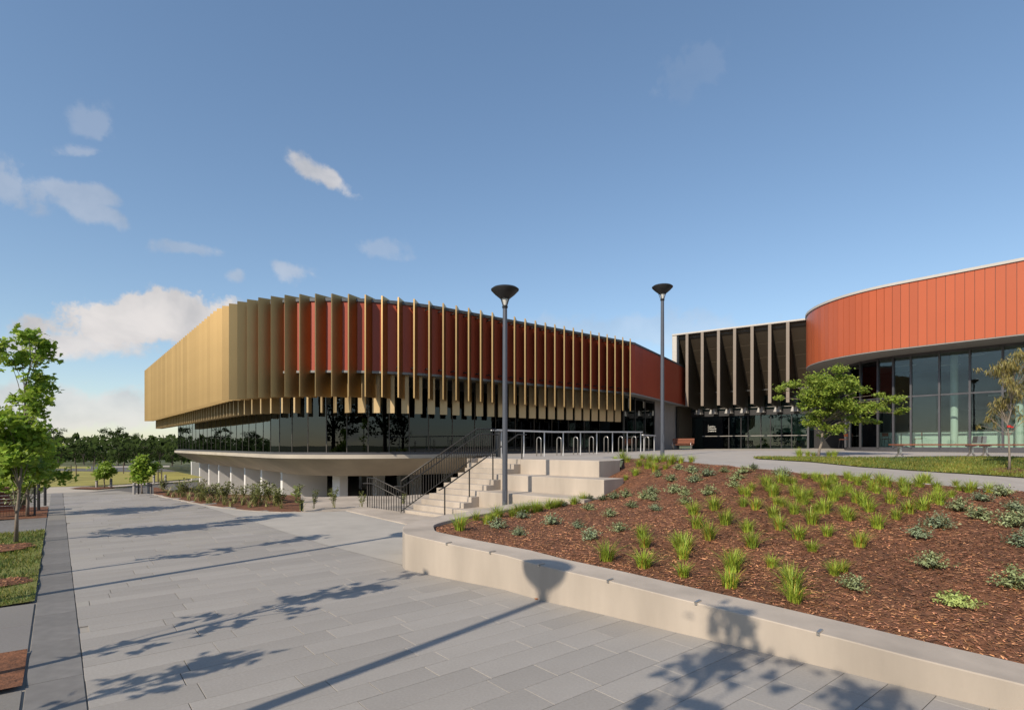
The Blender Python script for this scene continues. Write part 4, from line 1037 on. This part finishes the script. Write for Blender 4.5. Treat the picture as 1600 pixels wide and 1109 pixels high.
shr_l = shrub_mesh(70, (1.45, 1.5, 1.0), .5)
z3 = lambda x, y: (660 + x / 3.636, 680 + y / 3.636); z4 = lambda x, y: (1080 + x / 3.0769, 690 + y / 3.0769); z2 = lambda x, y: (1000 + x / 2.6667, 780 + y / 2.6667)
ZONES = [
 ('upright green grass tuft along the back wall', 'grass tufts along the back wall of the garden', [z3(*p) for p in ((305, 482), (365, 505), (430, 465), (395, 485), (510, 462), (585, 442), (545, 450), (640, 437), (670, 430), (720, 417), (775, 407), (860, 392), (910, 378), (750, 412))], 1.0),
 ('green grass tuft around the rear lamp', 'grass tufts at the head of the garden', [z3(*p) for p in ((1165, 152), (1135, 140), (1230, 177), (1290, 147), (1250, 135), (1330, 155), (1280, 188), (1320, 207), (1380, 192), (1370, 150), (1410, 167), (1430, 150), (1470, 157), (1530, 152), (1095, 146))], 1.0),
 ('small green grass tuft beside the concrete tiers', 'grass tufts beside the tiers', [z3(1155, 252), z3(1210, 227)], .8),
 ('bushy green grass tuft along the path edge', 'grass tufts along the path', [z4(*p) for p in ((545, 177), (610, 190), (590, 175), (690, 202), (680, 180), (765, 187), (750, 178), (800, 207), (840, 185), (920, 210), (940, 217), (905, 195), (1015, 198), (1095, 218), (1135, 202), (1110, 195), (1190, 245), (1180, 225), (1250, 267), (1270, 212), (1285, 235), (1335, 245), (1350, 230), (1430, 245), (455, 205), (430, 195), (490, 200))], .82),
 ('bright green grass tuft on the middle slope', 'grass tufts in the middle of the mulch slope', [z4(*p) for p in ((110, 327), (165, 397), (25, 415), (10, 350), (85, 470), (250, 310), (270, 262), (245, 250), (290, 235), (310, 325), (270, 432), (290, 507), (390, 262), (375, 235), (360, 210), (400, 250), (440, 310), (395, 362), (425, 422), (410, 300), (495, 257), (495, 345), (515, 467), (570, 270), (545, 300), (530, 290), (640, 230), (650, 225), (580, 395), (640, 342), (600, 340), (655, 452), (680, 282), (720, 262), (705, 250), (755, 242), (760, 378), (740, 350), (855, 337), (800, 292), (830, 310), (890, 247), (870, 235), (895, 415), (960, 295), (985, 372), (1035, 262), (1025, 240), (1045, 342), (1115, 327), (1190, 300), (1170, 290), (810, 505))], .92),
 ('green grass tuft behind the cone shadow', 'paired grass tufts behind the cone shadow', [z2(20, 200), z2(15, 283), z2(5, 160)], .92),
 ('green grass tuft near the front wall', 'grass tufts near the front wall', [z2(*p) for p in ((185, 222), (180, 248), (180, 322), (165, 200), (385, 300), (375, 366), (400, 270), (550, 282), (620, 335), (645, 425), (635, 380), (810, 315), (845, 300))], .93),
]
rg = random.Random(4); nt_ = 0
def put_tuft(px, py, k, lab, grp):
    p = ray_to(mul, px, py); s = k * rg.uniform(.70, 1.18)
    return inst('grass_tuft', rg.choice(tm), (p.x, p.y, p.z - .005), rg.uniform(0, 6.28), None, (s * 1.02, s * 1.02, s * rg.uniform(.88, 1.1)), label=lab, cat='grass tuft', group=grp)
for lab, grp, P, k in ZONES:
    its = [(put_tuft(px, py, k, lab, grp), px, py) for (px, py) in P]
    what, where = lab.split(' tuft '); rank(its, what + ' tuft', where)
for px, py, k, lab in ((*z3(212, 540), 1.05, 'lone grass tuft at the nose of the planter'), (*z3(1048, 712), 1.0, 'lone grass tuft on the mulch above the cone shadow on the wall'), (*z4(580, 527), .7, 'small lone grass tuft low in the middle of the mulch')):
    put_tuft(px, py, k, lab, 'single grass tufts')
SH = [('low grey green shrub toward the planter nose', 'low shrubs on the left of the garden', [z3(*p) for p in ((430, 527), (545, 567), (570, 472), (735, 507), (945, 427), (885, 527), (950, 592), (1065, 462), (1115, 545))], (0, 1)),
      ('small dark shrub against the back wall', 'dark shrubs by the back wall', [z3(*p) for p in ((800, 402), (950, 372), (1025, 370), (1090, 362))], (3,)),
      ('low grey green shrub right of the tiers', 'low shrubs on the upper left of the garden', [z3(*p) for p in ((1155, 352), (1190, 412), (1260, 362), (1310, 372), (1300, 340), (1325, 427), (1430, 327), (1490, 340), (1490, 387), (1410, 262), (1340, 235), (1545, 265), (1530, 212), (1455, 195))], (0, 1, 2)),
      ('low grey green shrub below the entrance', 'low shrubs below the entrance', [z4(*p) for p in ((85, 255), (80, 165), (15, 145), (160, 147), (220, 180), (205, 217), (20, 190), (255, 150), (445, 168), (420, 160))], (0, 1, 2)),
      ('broad grey green shrub on the right', 'broad shrubs on the right of the garden', [z4(*p) for p in ((1100, 462), (1185, 412), (1290, 335), (1395, 285), (1385, 372), (1495, 262), (1540, 408), (1565, 335), (1600, 505), (1590, 400))] + [z2(1215, 288)], (0, 1)),
     ]
for lab, grp, P, kk in SH:
    its = []
    for (px, py) in P:
        p = ray_to(mul, px, py); s = rg.uniform(.85, 1.2) * (1.25 if 'broad' in lab else 1.0)
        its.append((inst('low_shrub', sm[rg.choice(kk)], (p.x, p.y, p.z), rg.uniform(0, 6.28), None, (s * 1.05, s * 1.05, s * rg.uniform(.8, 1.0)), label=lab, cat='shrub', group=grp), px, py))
    what, where = lab.split(' shrub '); rank(its, what + ' shrub', where)
for px, py, me, lab, s in ((*z2(885, 378), sm[0], 'round grey green shrub low on the mulch beside a grass tuft', 1.0), (*z2(1320, 440), shr_l, 'flat spreading light green shrub nearest the front wall', 1.25), (*z2(1560, 372), sm[2], 'green shrub at the right edge of the picture above the front wall', 1.3), (*z4(300, 134), sm[3], 'dark shrub at the path edge below the entrance', .8)):
    p = ray_to(mul, px, py); inst('low_shrub', me, (p.x, p.y, p.z), 1.0, None, s, label=lab, cat='shrub', group='single shrubs')
# bed plants before the undercroft
def leafy(seed, big=False):
    r = random.Random(seed); b = MB()
    for k in range(9 if not big else 6):
        az = r.uniform(0, 6.28); ln = r.uniform(.15, .4); hh = r.uniform(.6, 1.0); d = Vector((math.cos(az), math.sin(az), 0))
        pth = [Vector((0, 0, 0)) + d * .03, d * (ln * .35) + Vector((0, 0, hh * .5)), d * ln + Vector((0, 0, hh))]
        b.tube(pth, [.012, .009, .004], 4, (1.4, 1.2, 1.0), caps=False)
        for j in range(26 if not big else 5):
            t = r.uniform(.3, 1); p = pth[0].lerp(pth[2], t) + Vector((r.gauss(0, .05), r.gauss(0, .05), r.gauss(0, .03))); a2 = r.uniform(0, 6.28); l = r.uniform(.09, .16) * (2.2 if big else 1); up_ = r.uniform(-.2, .9)
            u = Vector((math.cos(a2), math.sin(a2), up_)).normalized(); w = u.cross(Vector((0, 0, 1))).normalized() * l * .30; f = r.uniform(.6, 1.5)
            b.add([p, p + u * l * .45 + w, p + u * l, p + u * l * .45 - w], [(0, 1, 2, 3)], (f, f, f * .9))
    for k in range(4):
        f = r.uniform(1.0, 1.6); blade_(b, Vector((r.gauss(0, .08), r.gauss(0, .08), 0)), r.uniform(0, 6.28), r.uniform(.3, 1.0), r.uniform(.3, .6), r.uniform(.012, .02), (f * 1.15, f, f * 1.2), 4)
    m_ = b.mesh('bed_plant'); m_.materials.append(BEDLEAF); return m_
def strap(seed):
    r = random.Random(seed); b = MB()
    for k in range(16):
        f = r.uniform(1.0, 2.0); blade_(b, Vector((r.gauss(0, .05), r.gauss(0, .05), 0)), r.uniform(0, 6.28), r.uniform(.25, 1.0), r.uniform(.35, .75), r.uniform(.016, .028), (f * 1.15, f, f * 1.1), 5)
    m_ = b.mesh('strappy_plant'); m_.materials.append(BEDLEAF); return m_
lv = [leafy(80 + i) for i in range(4)]; stp = [strap(90 + i) for i in range(3)]
def edge_y(px): return float(np.interp(px, [e[0] for e in EDGE], [e[1] for e in EDGE]))
its = []
for x in (100, 160, 240, 290, 350, 410, 440, 520, 560, 610, 650, 700, 740, 790, 850, 900, 960, 1000, 1050, 1090, 1150, 1200, 1240, 1280, 1340, 1380, 1420):
    px = 240 + x / 6.667; p = PZ(px, edge_y(px), 0); dirv = Vector((p.x, p.y, 0)).normalized(); q = p + dirv * rg.uniform(1.6, 4.6) + Vector((rg.uniform(-.3, .3), 0, 0)); s = rg.uniform(.6, .88)
    its.append((inst('bed_plant', rg.choice(lv), (q.x, q.y, 0), rg.uniform(0, 6.28), None, s, label='x', cat='plant', group='leafy plants before the white columns'), 800 + FP * q.x / q.y, HY + FP * EZ / q.y))
rank(its, 'leafy upright plant', 'before the white columns', 14)
its = []
for x in (150, 210, 300, 370, 430, 500, 560, 600, 660, 740, 800, 840, 930, 1000, 1060, 1110, 1180, 1260, 1330):
    px = 240 + x / 6.667; p = PZ(px, edge_y(px), 0); dirv = Vector((p.x, p.y, 0)).normalized(); q = p + dirv * rg.uniform(.6, 2.2); s = rg.uniform(.45, .8)
    its.append((inst('strappy_plant', rg.choice(stp), (q.x, q.y, 0), rg.uniform(0, 6.28), None, s, label='x', cat='plant', group='strap leaved plants along the bed edge'), 800 + FP * q.x / q.y, HY + FP * EZ / q.y))
rank(its, 'pale strap leaved plant', 'along the bed front', 10)
lbg = leafy(99, True); q = PZ(458, 801.2, 0) + Vector((0, .7, 0)); inst('bed_plant', lbg, (q.x, q.y, 0), .4, None, .9, label='plant with large dark paddle leaves at the right end of the bed', cat='plant')
for px, py, s, lab in ((470, 800.5, .95, 'thin leafy plant just right of the paddle leaved plant'), (505, 799, 1.15, 'tall thin leafy plant between the last two white columns'), (551, 797.5, .85, 'leafy plant with a pale stake right of the square white column'), (602, 799, .85, 'leafy plant behind the bars of the landing railing')):
    q = PZ(px, py, 0) + Vector((0, 1.2 if px < 560 else 3.0, 0)); inst('bed_plant', lv[int(px) % 4], (q.x, q.y, 0.0 if px < 560 else -.2), px, None, (s * .5, s * .5, s * .72), label=lab, cat='plant')
# sunlit slope under the slab edge
ua = [(p.x, p.y) for p in (PZ(474, 800, 0), PZ(545, 797.2, 0), PZ(575, 793, 0), PZ(640, 803, 0), S(.1, .3), S(.1, 3.2), AB(17.5, 28.5), AB(10.5, 31.5), towards(PZ(474, 800, 0), 1.0))]
surface(ua, lambda x, y: terrain(x, y) + .05, .8).build('undercroft_slope', CONC, smooth=True, kind='structure')
# ================================================================== TREES
def leafcard(b, p, nrm, s, r, tint, kind):
    u = Quaternion(nrm, r.uniform(0, 6.28)) @ nrm.orthogonal().normalized(); w = nrm.cross(u)
    if kind == 'maple':
        pr = [(0, -.05), (.16, .0), (.42, -.10), (.30, .14), (.52, .34), (.22, .38), (.26, .62), (.0, 1.0), (-.26, .62), (-.22, .38), (-.52, .34), (-.30, .14), (-.42, -.10), (-.16, 0)]
        b.add([p + (w * x + u * (y - .4)) * s + nrm * (-.25 * s * abs(x)) for x, y in pr], [tuple(range(14))], tint)
    elif kind == 'lance':
        d = Vector((r.gauss(0, .35), r.gauss(0, .35), -1)).normalized(); w = d.cross(Vector((r.gauss(0, 1), r.gauss(0, 1), .1))).normalized()
        b.add([p, p + d * s * .4 + w * s * .075, p + d * s, p + d * s * .4 - w * s * .075], [(0, 1, 2, 3)], tint)
    else:
        b.add([p - u * s * .5, p + w * s * .28, p + u * s * .5, p - w * s * .28], [(0, 1, 2, 3)], tint)
def cluster(b, c, rad, n, s, r, kind, flat=.75, ymul=1.0, ti=(1, 1, 1), tv=.3, updir=1.0):
    for _ in range(n):
        v = Vector((r.gauss(0, 1), r.gauss(0, 1), r.gauss(0, 1))); v = v * (rad * .52); v.z *= flat
        nrm = Vector((r.gauss(0, .6), r.gauss(0, .6) - .25, updir * r.uniform(.3, 1.1))).normalized(); f = r.uniform(1 - tv, 1 + tv)
        leafcard(b, c + v, nrm, s * r.uniform(.65, 1.25), r, (f * ti[0] * r.uniform(.9, 1.15), f * ti[1], f * ti[2]), kind)
def tree(name, base, spots, D, leafm, barkm, kind, ls, dens, label, cat, group=None, trunk_r=.05, trunk_px=None, seed=1, depth=.5, flat=.75, ti=(1, 1, 1), top=None, lean=(0, 0), fill=0, grow=1.0):
    """spots: (px, py, r px) of foliage masses seen at distance D"""
    r = random.Random(seed); b0 = Vector(base); e = empty(name, base, label, cat, group); k = D / FP
    cs = [(Vector(((px - 800) * k, D + r.gauss(0, depth), EZ + (HY - py) * k)), rp * k * grow) for px, py, rp in spots]
    for _ in range(fill):
        (a, ra), (c, rc) = r.sample(cs[:len(spots)], 2)
        for _t in range(12):
            if (a - c).length < 2.6 * (ra + rc): break
            (a, ra), (c, rc) = r.sample(cs[:len(spots)], 2)
        cs.append((a.lerp(c, r.uniform(.35, .65)) + Vector((r.gauss(0, .15), r.gauss(0, .2), r.gauss(0, .12))) * (ra * 2), (ra + rc) * .5 * r.uniform(.55, 1.0)))
    zt = top if top else max(c.z for c, _ in cs); t = MB()
    line = [b0 + Vector((lean[0] * s, lean[1] * s, (zt - b0.z) * s)) + Vector((r.gauss(0, .02), r.gauss(0, .02), 0)) * (s * 3) for s in np.linspace(0, 1, 9)]
    t.tube(line, [trunk_r * (1 - .82 * s) * (1.25 if s == 0 else 1) for s in np.linspace(0, 1, 9)], 8)
    for c, rad in cs:
        if c.z < b0.z + .5: continue
        s = max(.15, min(.9, (c.z - b0.z) / (zt - b0.z) - .12)); a = line[int(s * 8)]
        if (c - a).length > .12: t.tube([a, a.lerp(c, .5) + Vector((0, 0, .08 * (c - a).length)), c], [trunk_r * .38 * (1.1 - s), trunk_r * .2, .004], 5, caps=False)
    t.build('trunk', barkm, e, smooth=True)
    b = MB()
    for c, rad in cs: cluster(b, c, rad, max(6, int(dens * rad ** 1.6)), ls, r, kind, flat, ti=ti)
    b.build('crown', leafm, e)
    return e
UPC = [(42, 523, 17), (31, 532, 17), (28, 544, 18), (50, 548, 13), (24, 567, 14), (42, 566, 10), (22, 590, 13), (54, 589, 15), (66, 588, 8), (36, 606, 14), (50, 604, 11), (29, 624, 13), (42, 628, 7), (72, 625, 11), (84, 629, 8), (68, 641, 13)]
T1s = UPC + [(20, 655, 24), (48, 660, 22), (-8, 645, 20), (5, 675, 26), (38, 685, 26), (66, 672, 16), (18, 705, 28), (50, 710, 24), (-12, 700, 24), (8, 735, 22), (40, 735, 20), (28, 758, 10)]
base1 = PZ(25, 846, .05)
tree('maple_tree', base1, T1s, base1.y, LEAF, BARK, 'maple', .135, 760, 'young maple with leaning leader and pale trunk on the lawn bed at the left edge', 'tree', 'young maple trees', .036, seed=3, depth=.42, top=4.75, lean=(.28, 0), fill=10)
base2 = PZ(43, 806, .03)
T2s = [(60, 655, 18), (70, 690, 20), (55, 700, 22), (82, 712, 15), (68, 725, 20), (40, 690, 20), (40, 722, 20), (60, 748, 18), (76, 745, 14), (45, 755, 14), (25, 740, 18), (52, 640, 12), (90, 700, 8)]
tree('maple_tree', base2, T2s, base2.y, LEAF, BARK, 'maple', .135, 800, 'young maple in the mulch strip before the black mesh fence', 'tree', 'young maple trees', .04, seed=5, depth=.45, top=3.6)
# the row continues outside the frame; only its shadows are in the picture
def shadow_tree(base, H, seed, label, width=.75, n=26, lo=.38, dens=330):
    r = random.Random(seed); b0 = Vector(base); D = 10.0; k = D / FP; e = empty('maple_tree', base, label, 'tree', 'young maple trees'); t = MB()
    line = [b0 + Vector((r.gauss(0, .02), r.gauss(0, .02), H * s)) for s in np.linspace(0, 1, 9)]; t.tube(line, [.055 * (1 - .8 * s) for s in np.linspace(0, 1, 9)], 8); b = MB()
    for i in range(n):
        z = lo + (1 - lo) * r.random() ** .9; wd_ = width * (1.25 - z) * r.uniform(.3, 1.1); a = r.uniform(0, 6.28); c = b0 + Vector((math.cos(a) * wd_, math.sin(a) * wd_, H * z)); q = line[int(max(0, z - .1) * 8)]
        t.tube([q, c], [.012, .004], 5, caps=False); cluster(b, c, r.uniform(.16, .32), int(dens * .032), .17, r, 'maple', .7)
    t.build('trunk', BARK, e, smooth=True); b.build('crown', LEAF, e)
shadow_tree((-5.75, 4.5, .03), 5.0, 31, 'young maple outside the left edge whose shadow crosses the middle of the paving', .62, 17)
shadow_tree((-8.75, 8.75, .03), 4.9, 32, 'young maple outside the left edge whose shadow crosses the far paving', .6, 16)
shadow_tree((-2.45, -.15, .03), 6.6, 33, 'maple behind the camera whose shadow falls on the front wall', .95, 22)
shadow_tree((-5.6, 2.55, .03), 3.4, 34, 'small maple left of the camera whose shadow crosses the near paving', .4, 7, .7)
shadow_tree((-2.1, -1.65, .03), 6.5, 35, 'maple behind the camera whose shadow falls on the paving below the front wall', .7, 9, .6)
# feathery tree before the cafe
pe = ray_to(up, 1279, 714.2)
E6 = lambda x, y, r_: (1210 + x / 6.163, 560 + y / 6.163, r_ / 6.163)
ES = [E6(*s) for s in ((500, 130, 80), (410, 180, 90), (300, 215, 60), (200, 265, 60), (620, 165, 60), (730, 185, 45), (790, 195, 25), (560, 260, 100), (430, 300, 95), (290, 340, 85), (130, 365, 45), (80, 375, 25), (650, 290, 75), (720, 320, 55), (500, 400, 95), (380, 430, 80), (640, 430, 65), (760, 430, 80), (850, 430, 75), (950, 455, 70), (1040, 510, 50), (1075, 540, 22), (700, 520, 85), (860, 560, 65), (980, 590, 45), (1060, 610, 30), (720, 600, 70), (265, 530, 35), (245, 490, 25), (400, 610, 80), (320, 630, 45), (500, 620, 60), (560, 700, 60), (650, 735, 45), (480, 520, 80), (580, 540, 70), (290, 450, 45))]
tree('feathery_tree', pe, ES, pe.y, LEAF2, BARK, 'oval', .10, 1900, 'spreading feathery green tree with thin pale trunk before the cafe glass', 'tree', None, .05, seed=9, depth=.75, flat=.5, top=3.9, lean=(.35, 0), fill=70, grow=1.02)
pg = ray_to(lawn_z, 1577, 736)
G5 = lambda x, y, r_: (1530 + x / 4.83, 530 + y / 4.83, r_ / 4.83)
GS = [G5(*s) for s in ((270, 100, 50), (330, 110, 60), (165, 175, 45), (90, 215, 40), (60, 205, 20), (130, 240, 40), (230, 200, 65), (320, 200, 60), (160, 270, 25), (60, 315, 14), (150, 360, 35), (250, 370, 35), (230, 440, 45), (300, 450, 40), (200, 510, 25), (220, 580, 25), (265, 580, 35), (175, 630, 22), (100, 645, 16), (330, 520, 45), (400, 180, 80), (420, 330, 70), (480, 240, 80), (350, 600, 30))]
gt_ = tree('gum_sapling', pg, GS, pg.y, LEAF3, BARK, 'lance', .15, 1300, 'thin gum sapling with drooping olive leaves and red tape on its trunk', 'tree', None, .03, seed=12, depth=.35, flat=.9, ti=(1, 1, 1), top=4.1, fill=48, grow=.9)
MB().lathe(Vector((pg.x - .005, pg.y, pg.z)), [(.042, 1.20), (.045, 1.20), (.045, 1.26), (.042, 1.26)], 12).build('red_tape', mat('red_tape', (.55, .03, .02), .5, var=0), gt_)
MB().hull([Vector((pg.x + .03, pg.y - .01, pg.z + 1.18)), Vector((pg.x + .12, pg.y - .01, pg.z + 1.20)), Vector((pg.x + .12, pg.y + .0, pg.z + 1.20)), Vector((pg.x + .03, pg.y, pg.z + 1.18))], [Vector((pg.x + .03, pg.y - .01, pg.z + 1.24)), Vector((pg.x + .12, pg.y - .01, pg.z + 1.22)), Vector((pg.x + .12, pg.y, pg.z + 1.22)), Vector((pg.x + .03, pg.y, pg.z + 1.24))]).build('tape_end', bpy.data.materials['red_tape'], gt_)
surface(lawn_patch(pg.x, pg.y, .55, .4), lambda x, y: lawn_z(x, y) + .035, .2, .15).build('mulch_ring', MULCH, smooth=True, kind='structure')
# small grasses at the feathery tree's foot
GC = []
for px, py, s in ((1249, 713.5, 1.1), (1262, 713, .8), (1272, 713.3, .7), (1295, 713, .8), (1304, 713.5, .9)):
    p = ray_to(up, px, py); inst('grass_tuft', rg.choice(tm), p, px, None, (s, s, s * 1.1), label='thin grass clump at the foot of the feathery tree', cat='grass tuft', group='grass clumps under the feathery tree'); GC.append((bpy.data.objects[COL.objects[-1].name], px, 0))
rank(GC, 'thin grass clump', 'at the foot of the feathery tree')
# street trees by the driveway
ST1 = [(163, 728, 9), (158, 733, 8), (169, 733, 8), (162, 738, 10), (155, 739, 6), (172, 737, 5), (166, 743, 6), (160, 744, 6)]
p = gp(163, 761.5); tree('street_tree', p, ST1, p.y, LEAF, BARK, 'oval', .16, 1800, 'small green street tree on the mulch island between two bollards', 'tree', 'small trees by the driveway', .03, seed=21, depth=.15, top=1.3)
ST2 = [(221, 722, 10), (213, 730, 8), (229, 730, 9), (221, 735, 12), (211, 740, 6), (232, 739, 6), (224, 746, 8), (216, 747, 7), (222, 715, 6)]
p = gp(222, 771); tree('street_tree', p, ST2, p.y, LEAF, BARK, 'oval', .17, 1800, 'small green street tree at the left end of the mulch bed', 'tree', 'small trees by the driveway', .035, seed=22, depth=.15, top=1.6)
for px, yb, h, lab in ((151, 760.5, .46, 'left of two grey bollards on the mulch island'), (173.5, 760.5, .46, 'right of two grey bollards on the mulch island'), (209.5, 771.5, .52, 'grey bollard left of the street tree at the bed'), (232, 770, .48, 'grey bollard just right of the street tree at the bed'), (235.5, 769, .44, 'grey bollard behind the one right of the street tree'), (240.5, 753.5, .45, 'left grey bollard by the cream footpath'), (258.5, 752.5, .44, 'right grey bollard by the cream footpath')):
    p = gp(px, yb); e = empty('bollard', (p.x, p.y, -.05), lab, 'bollard', 'grey bollards by the driveway'); MB().lathe((p.x, p.y, -.05), [(.062, 0), (.062, h), (.05, h + .05), (0, h + .055)], 12).build('post', CONC_G, e, smooth=35); MB().lathe((p.x, p.y, -.05), [(.064, h - .1), (.066, h - .09), (.066, h - .06), (.064, h - .05)], 12).build('band', LAMPM, e)
STK = []
for px, yb in ((216.5, 771), (247, 752.5), (252.5, 752.5), (119, 743), (111, 743.5), (146, 735.5), (193, 738)):
    p = gp(px, yb); STK.append((MB().box((p.x, p.y, .35), (.05, .05, .9)).build('timber_stake', BARKD, label='x', cat='stake', group='thin stakes by the field'), px, 0))
rank(STK, 'thin timber stake', 'of the stakes by the driveway and field', 9)
# left fence and timber wall
f0 = AB(-.55, 23.2); fe = empty('mesh_fence', f0, 'black wire mesh fence before the red timber wall at the left edge', 'fence'); fl = 6.0
for i in range(5): c = f0 - V * (i * 1.5); MB().tube([c, c + Vector((0, 0, 1.0))], .03, 8).build('post', DARK, fe)
b = MB()
for k in range(14): z = .06 + k * .065; b.tube([f0 + Vector((0, 0, z)), f0 - V * fl + Vector((0, 0, z))], .0035, 3, caps=False)
for k in range(90): c = f0 - V * (k * fl / 90); b.tube([c + Vector((0, 0, .04)), c + Vector((0, 0, .92))], .0035, 3, caps=False)
b.build('mesh', DARK, fe)
for z in (.05, .93): MB().tube([f0 + Vector((0, 0, z)), f0 - V * fl + Vector((0, 0, z))], .014, 6).build('rail', DARK, fe)
f1 = AB(-.62, 24.9); te = empty('timber_wall', f1, 'low red brown slatted timber wall behind the mesh fence', 'wall')
for k in range(6): MB().box(f1 - V * 3.6 + Vector((0, 0, .07 + k * .115)), (7.0, .05, .10), V).build('slat', TIMB, te)
MB().box(f1 - V * 3.6 + Vector((0, 0, .80)), (7.05, .42, .14), V).build('top_beam', TIMB, te, bevel=.04)
for k in range(3): MB().box(f1 - V * (.3 + 3 * k) + U * .1 + Vector((0, 0, .36)), (.12, .12, .72), V).build('post', DARK, te)
for a_, lab in ((-.5, 'black fence post standing alone at the path corner'), (-.35, 'second black fence post behind the lone one')):
    c = AB(a_, 25.4 if a_ < -.4 else 27.2); MB().tube([c, c + Vector((0, 0, .9))], .045, 8).build('fence_post', DARK, label=lab, cat='post', group='lone fence posts')
c = AB(-.9, 23.9); inst('low_shrub', sm[0], (c.x, c.y, .3), 0, None, (2.0, 2.0, 2.6), label='thin shrub by the end of the mesh fence', cat='shrub')
# ================================================================== FAR TREES
def far_crown(seed, w, h, ncl, gum=False):
    r = random.Random(seed); b = MB()
    for i in range(ncl):
        a = r.uniform(0, 6.28); zz = r.uniform(.28 if not gum else .55, 1); rr = w * math.sqrt(max(.03, 1 - ((zz - .6) / .45) ** 2)) * r.uniform(.25, 1)
        c = Vector((math.cos(a) * rr, math.sin(a) * rr, h * zz * .95)); R_ = r.uniform(.09, .19) * h * (.8 if gum else 1); g = r.uniform(.75, 1.3)
        for _ in range(46):
            v = Vector((r.gauss(0, 1), r.gauss(0, 1), r.gauss(0, 1))).normalized() * R_ * r.random() ** .4; v.z *= .7; nrm = (v.normalized() + Vector((0, 0, .5)) + Vector((r.gauss(0, .5), r.gauss(0, .5), r.gauss(0, .5)))).normalized()
            f = g * r.uniform(.75, 1.25); leafcard(b, c + v, nrm, .052 * h * r.uniform(.6, 1.3), r, (f, f, f), 'oval')
    m_ = b.mesh('crown'); m_.materials.append(FARLEAF); return m_
def far_trunk(seed, h, gum):
    r = random.Random(seed); b = MB(); b.tube([(0, 0, -.3), (r.gauss(0, .1), 0, h * .35), (r.gauss(0, .2), 0, h * .8)], [.035 * h, .026 * h, .008 * h], 6)
    for _ in range(6): a = r.uniform(0, 6.28); b.tube([(0, 0, h * r.uniform(.25, .5)), (math.cos(a) * h * .25, math.sin(a) * h * .25, h * r.uniform(.6, .85))], [.014 * h, .004 * h], 5, caps=False)
    m_ = b.mesh('trunk'); m_.materials.append(BARKD if not gum else BARK); return m_
fcr = [far_crown(200 + i, 2.4, 6, 26) for i in range(4)]; fgm = [far_crown(220 + i, 4.6, 9, 30, True) for i in range(3)]
ftr = [far_trunk(240 + i, 6, False) for i in range(2)]; fgt = [far_trunk(250 + i, 9, True) for i in range(2)]
rf = random.Random(17); FT = {}
def far_tree(px, D, ytop, gum, lab, grp, wid=1.0):
    p = Q(px, D, -.1); H = EZ + (HY - ytop) * D / FP + .1; s = H / (9 if gum else 6)
    FT.setdefault(lab, []); e = empty('gum_tree' if gum else 'broadleaf_tree', p, lab, 'tree', grp); FT[lab].append((e, px, HY + 50)); rz = rf.uniform(0, 6.28)
    inst('crown', rf.choice(fgm if gum else fcr), (0, 0, 0), rz, e, (s * wid, s * wid, s)); inst('trunk', rf.choice(fgt if gum else ftr), (0, 0, 0), rz, e, s)
for px, y in ((40, 662), (85, 668), (178, 667), (206, 676), (232, 684), (-60, 660), (-160, 664)):
    far_tree(px, rf.uniform(120, 140), y, True, 'tall spreading gum tree on the skyline', 'tall gums on the skyline', rf.uniform(.9, 1.25))
for px in list(range(-420, 330, 17)):
    far_tree(px + rf.uniform(-6, 6), rf.uniform(82, 108), rf.uniform(684, 692), False, 'dark dense tree beyond the road', 'dark tree belt beyond the road', rf.uniform(1.1, 1.6))
for px in (92, 117, 133, 150, 163, 186, 193, 214, 232, 250, 268, 283, -20, -70, 30, 60):
    far_tree(px + rf.uniform(-2, 2), rf.uniform(64, 72), rf.uniform(697, 709), False, 'bright green young tree along the road', 'young trees along the far road', rf.uniform(.8, 1.2))
rk = random.Random(23); BT = []
for i in range(17):      # tall trees on the far side of the square, seen mirrored in the hall glazing
    p = Vector((-62 + i * 7.6 + rk.uniform(-2, 2), rk.uniform(-46, -36), -.1)); s = rk.uniform(1.8, 2.5)
    e = empty('broadleaf_tree', p, 'x', 'tree', 'tall trees across the square'); rz = rk.uniform(0, 6.28); BT.append((e, p.x, 0))
    inst('crown', rk.choice(fcr), (0, 0, 0), rz, e, (s * 1.25, s * 1.25, s)); inst('trunk', rk.choice(ftr), (0, 0, 0), rz, e, s)
rank(BT, 'tall dark tree behind the camera', '', 20)
lf_ = MB(); leafcard(lf_, Vector((0, 0, .012)), Vector((.15, -.1, 1)).normalized(), .07, random.Random(2), (1, 1, 1), 'maple'); p = PZ(838, 935.5, .008)
lf_.build('fallen_leaf', mat('dry_leaf', (.45, .16, .05), .7, var=.1)).location = p
tagp(bpy.data.objects['fallen_leaf'], 'small orange fallen leaf at the foot of the planter wall', 'leaf')
hm_ = MB(); rh = random.Random(9)
for i in range(8000):
    px = rh.uniform(-500, 330); D = rh.uniform(76, 112); z = rh.random() ** 1.3 * 3.8; p = Q(px, D, z - .1); f = rh.uniform(.45, 1.2)
    leafcard(hm_, p, Vector((rh.gauss(0, .5), -1 + rh.gauss(0, .4), rh.gauss(.5, .5))).normalized(), rh.uniform(.5, 1.1), rh, (f, f, f), 'oval')
hm_.build('undergrowth', FARLEAF, kind='stuff')
for lab, its in FT.items():
    for part, sfx in (([t for t in its if 78 < t[1] < 300], ''), ([t for t in its if t[1] <= 78], ' behind the maples'), ([t for t in its if t[1] >= 300], ' behind the hall')):
        if part: rank(part, lab + sfx, '', 16)
for o in bpy.data.objects:
    if 'label' in o: o['label'] = ' '.join(o['label'].replace(' ,', ',').split())
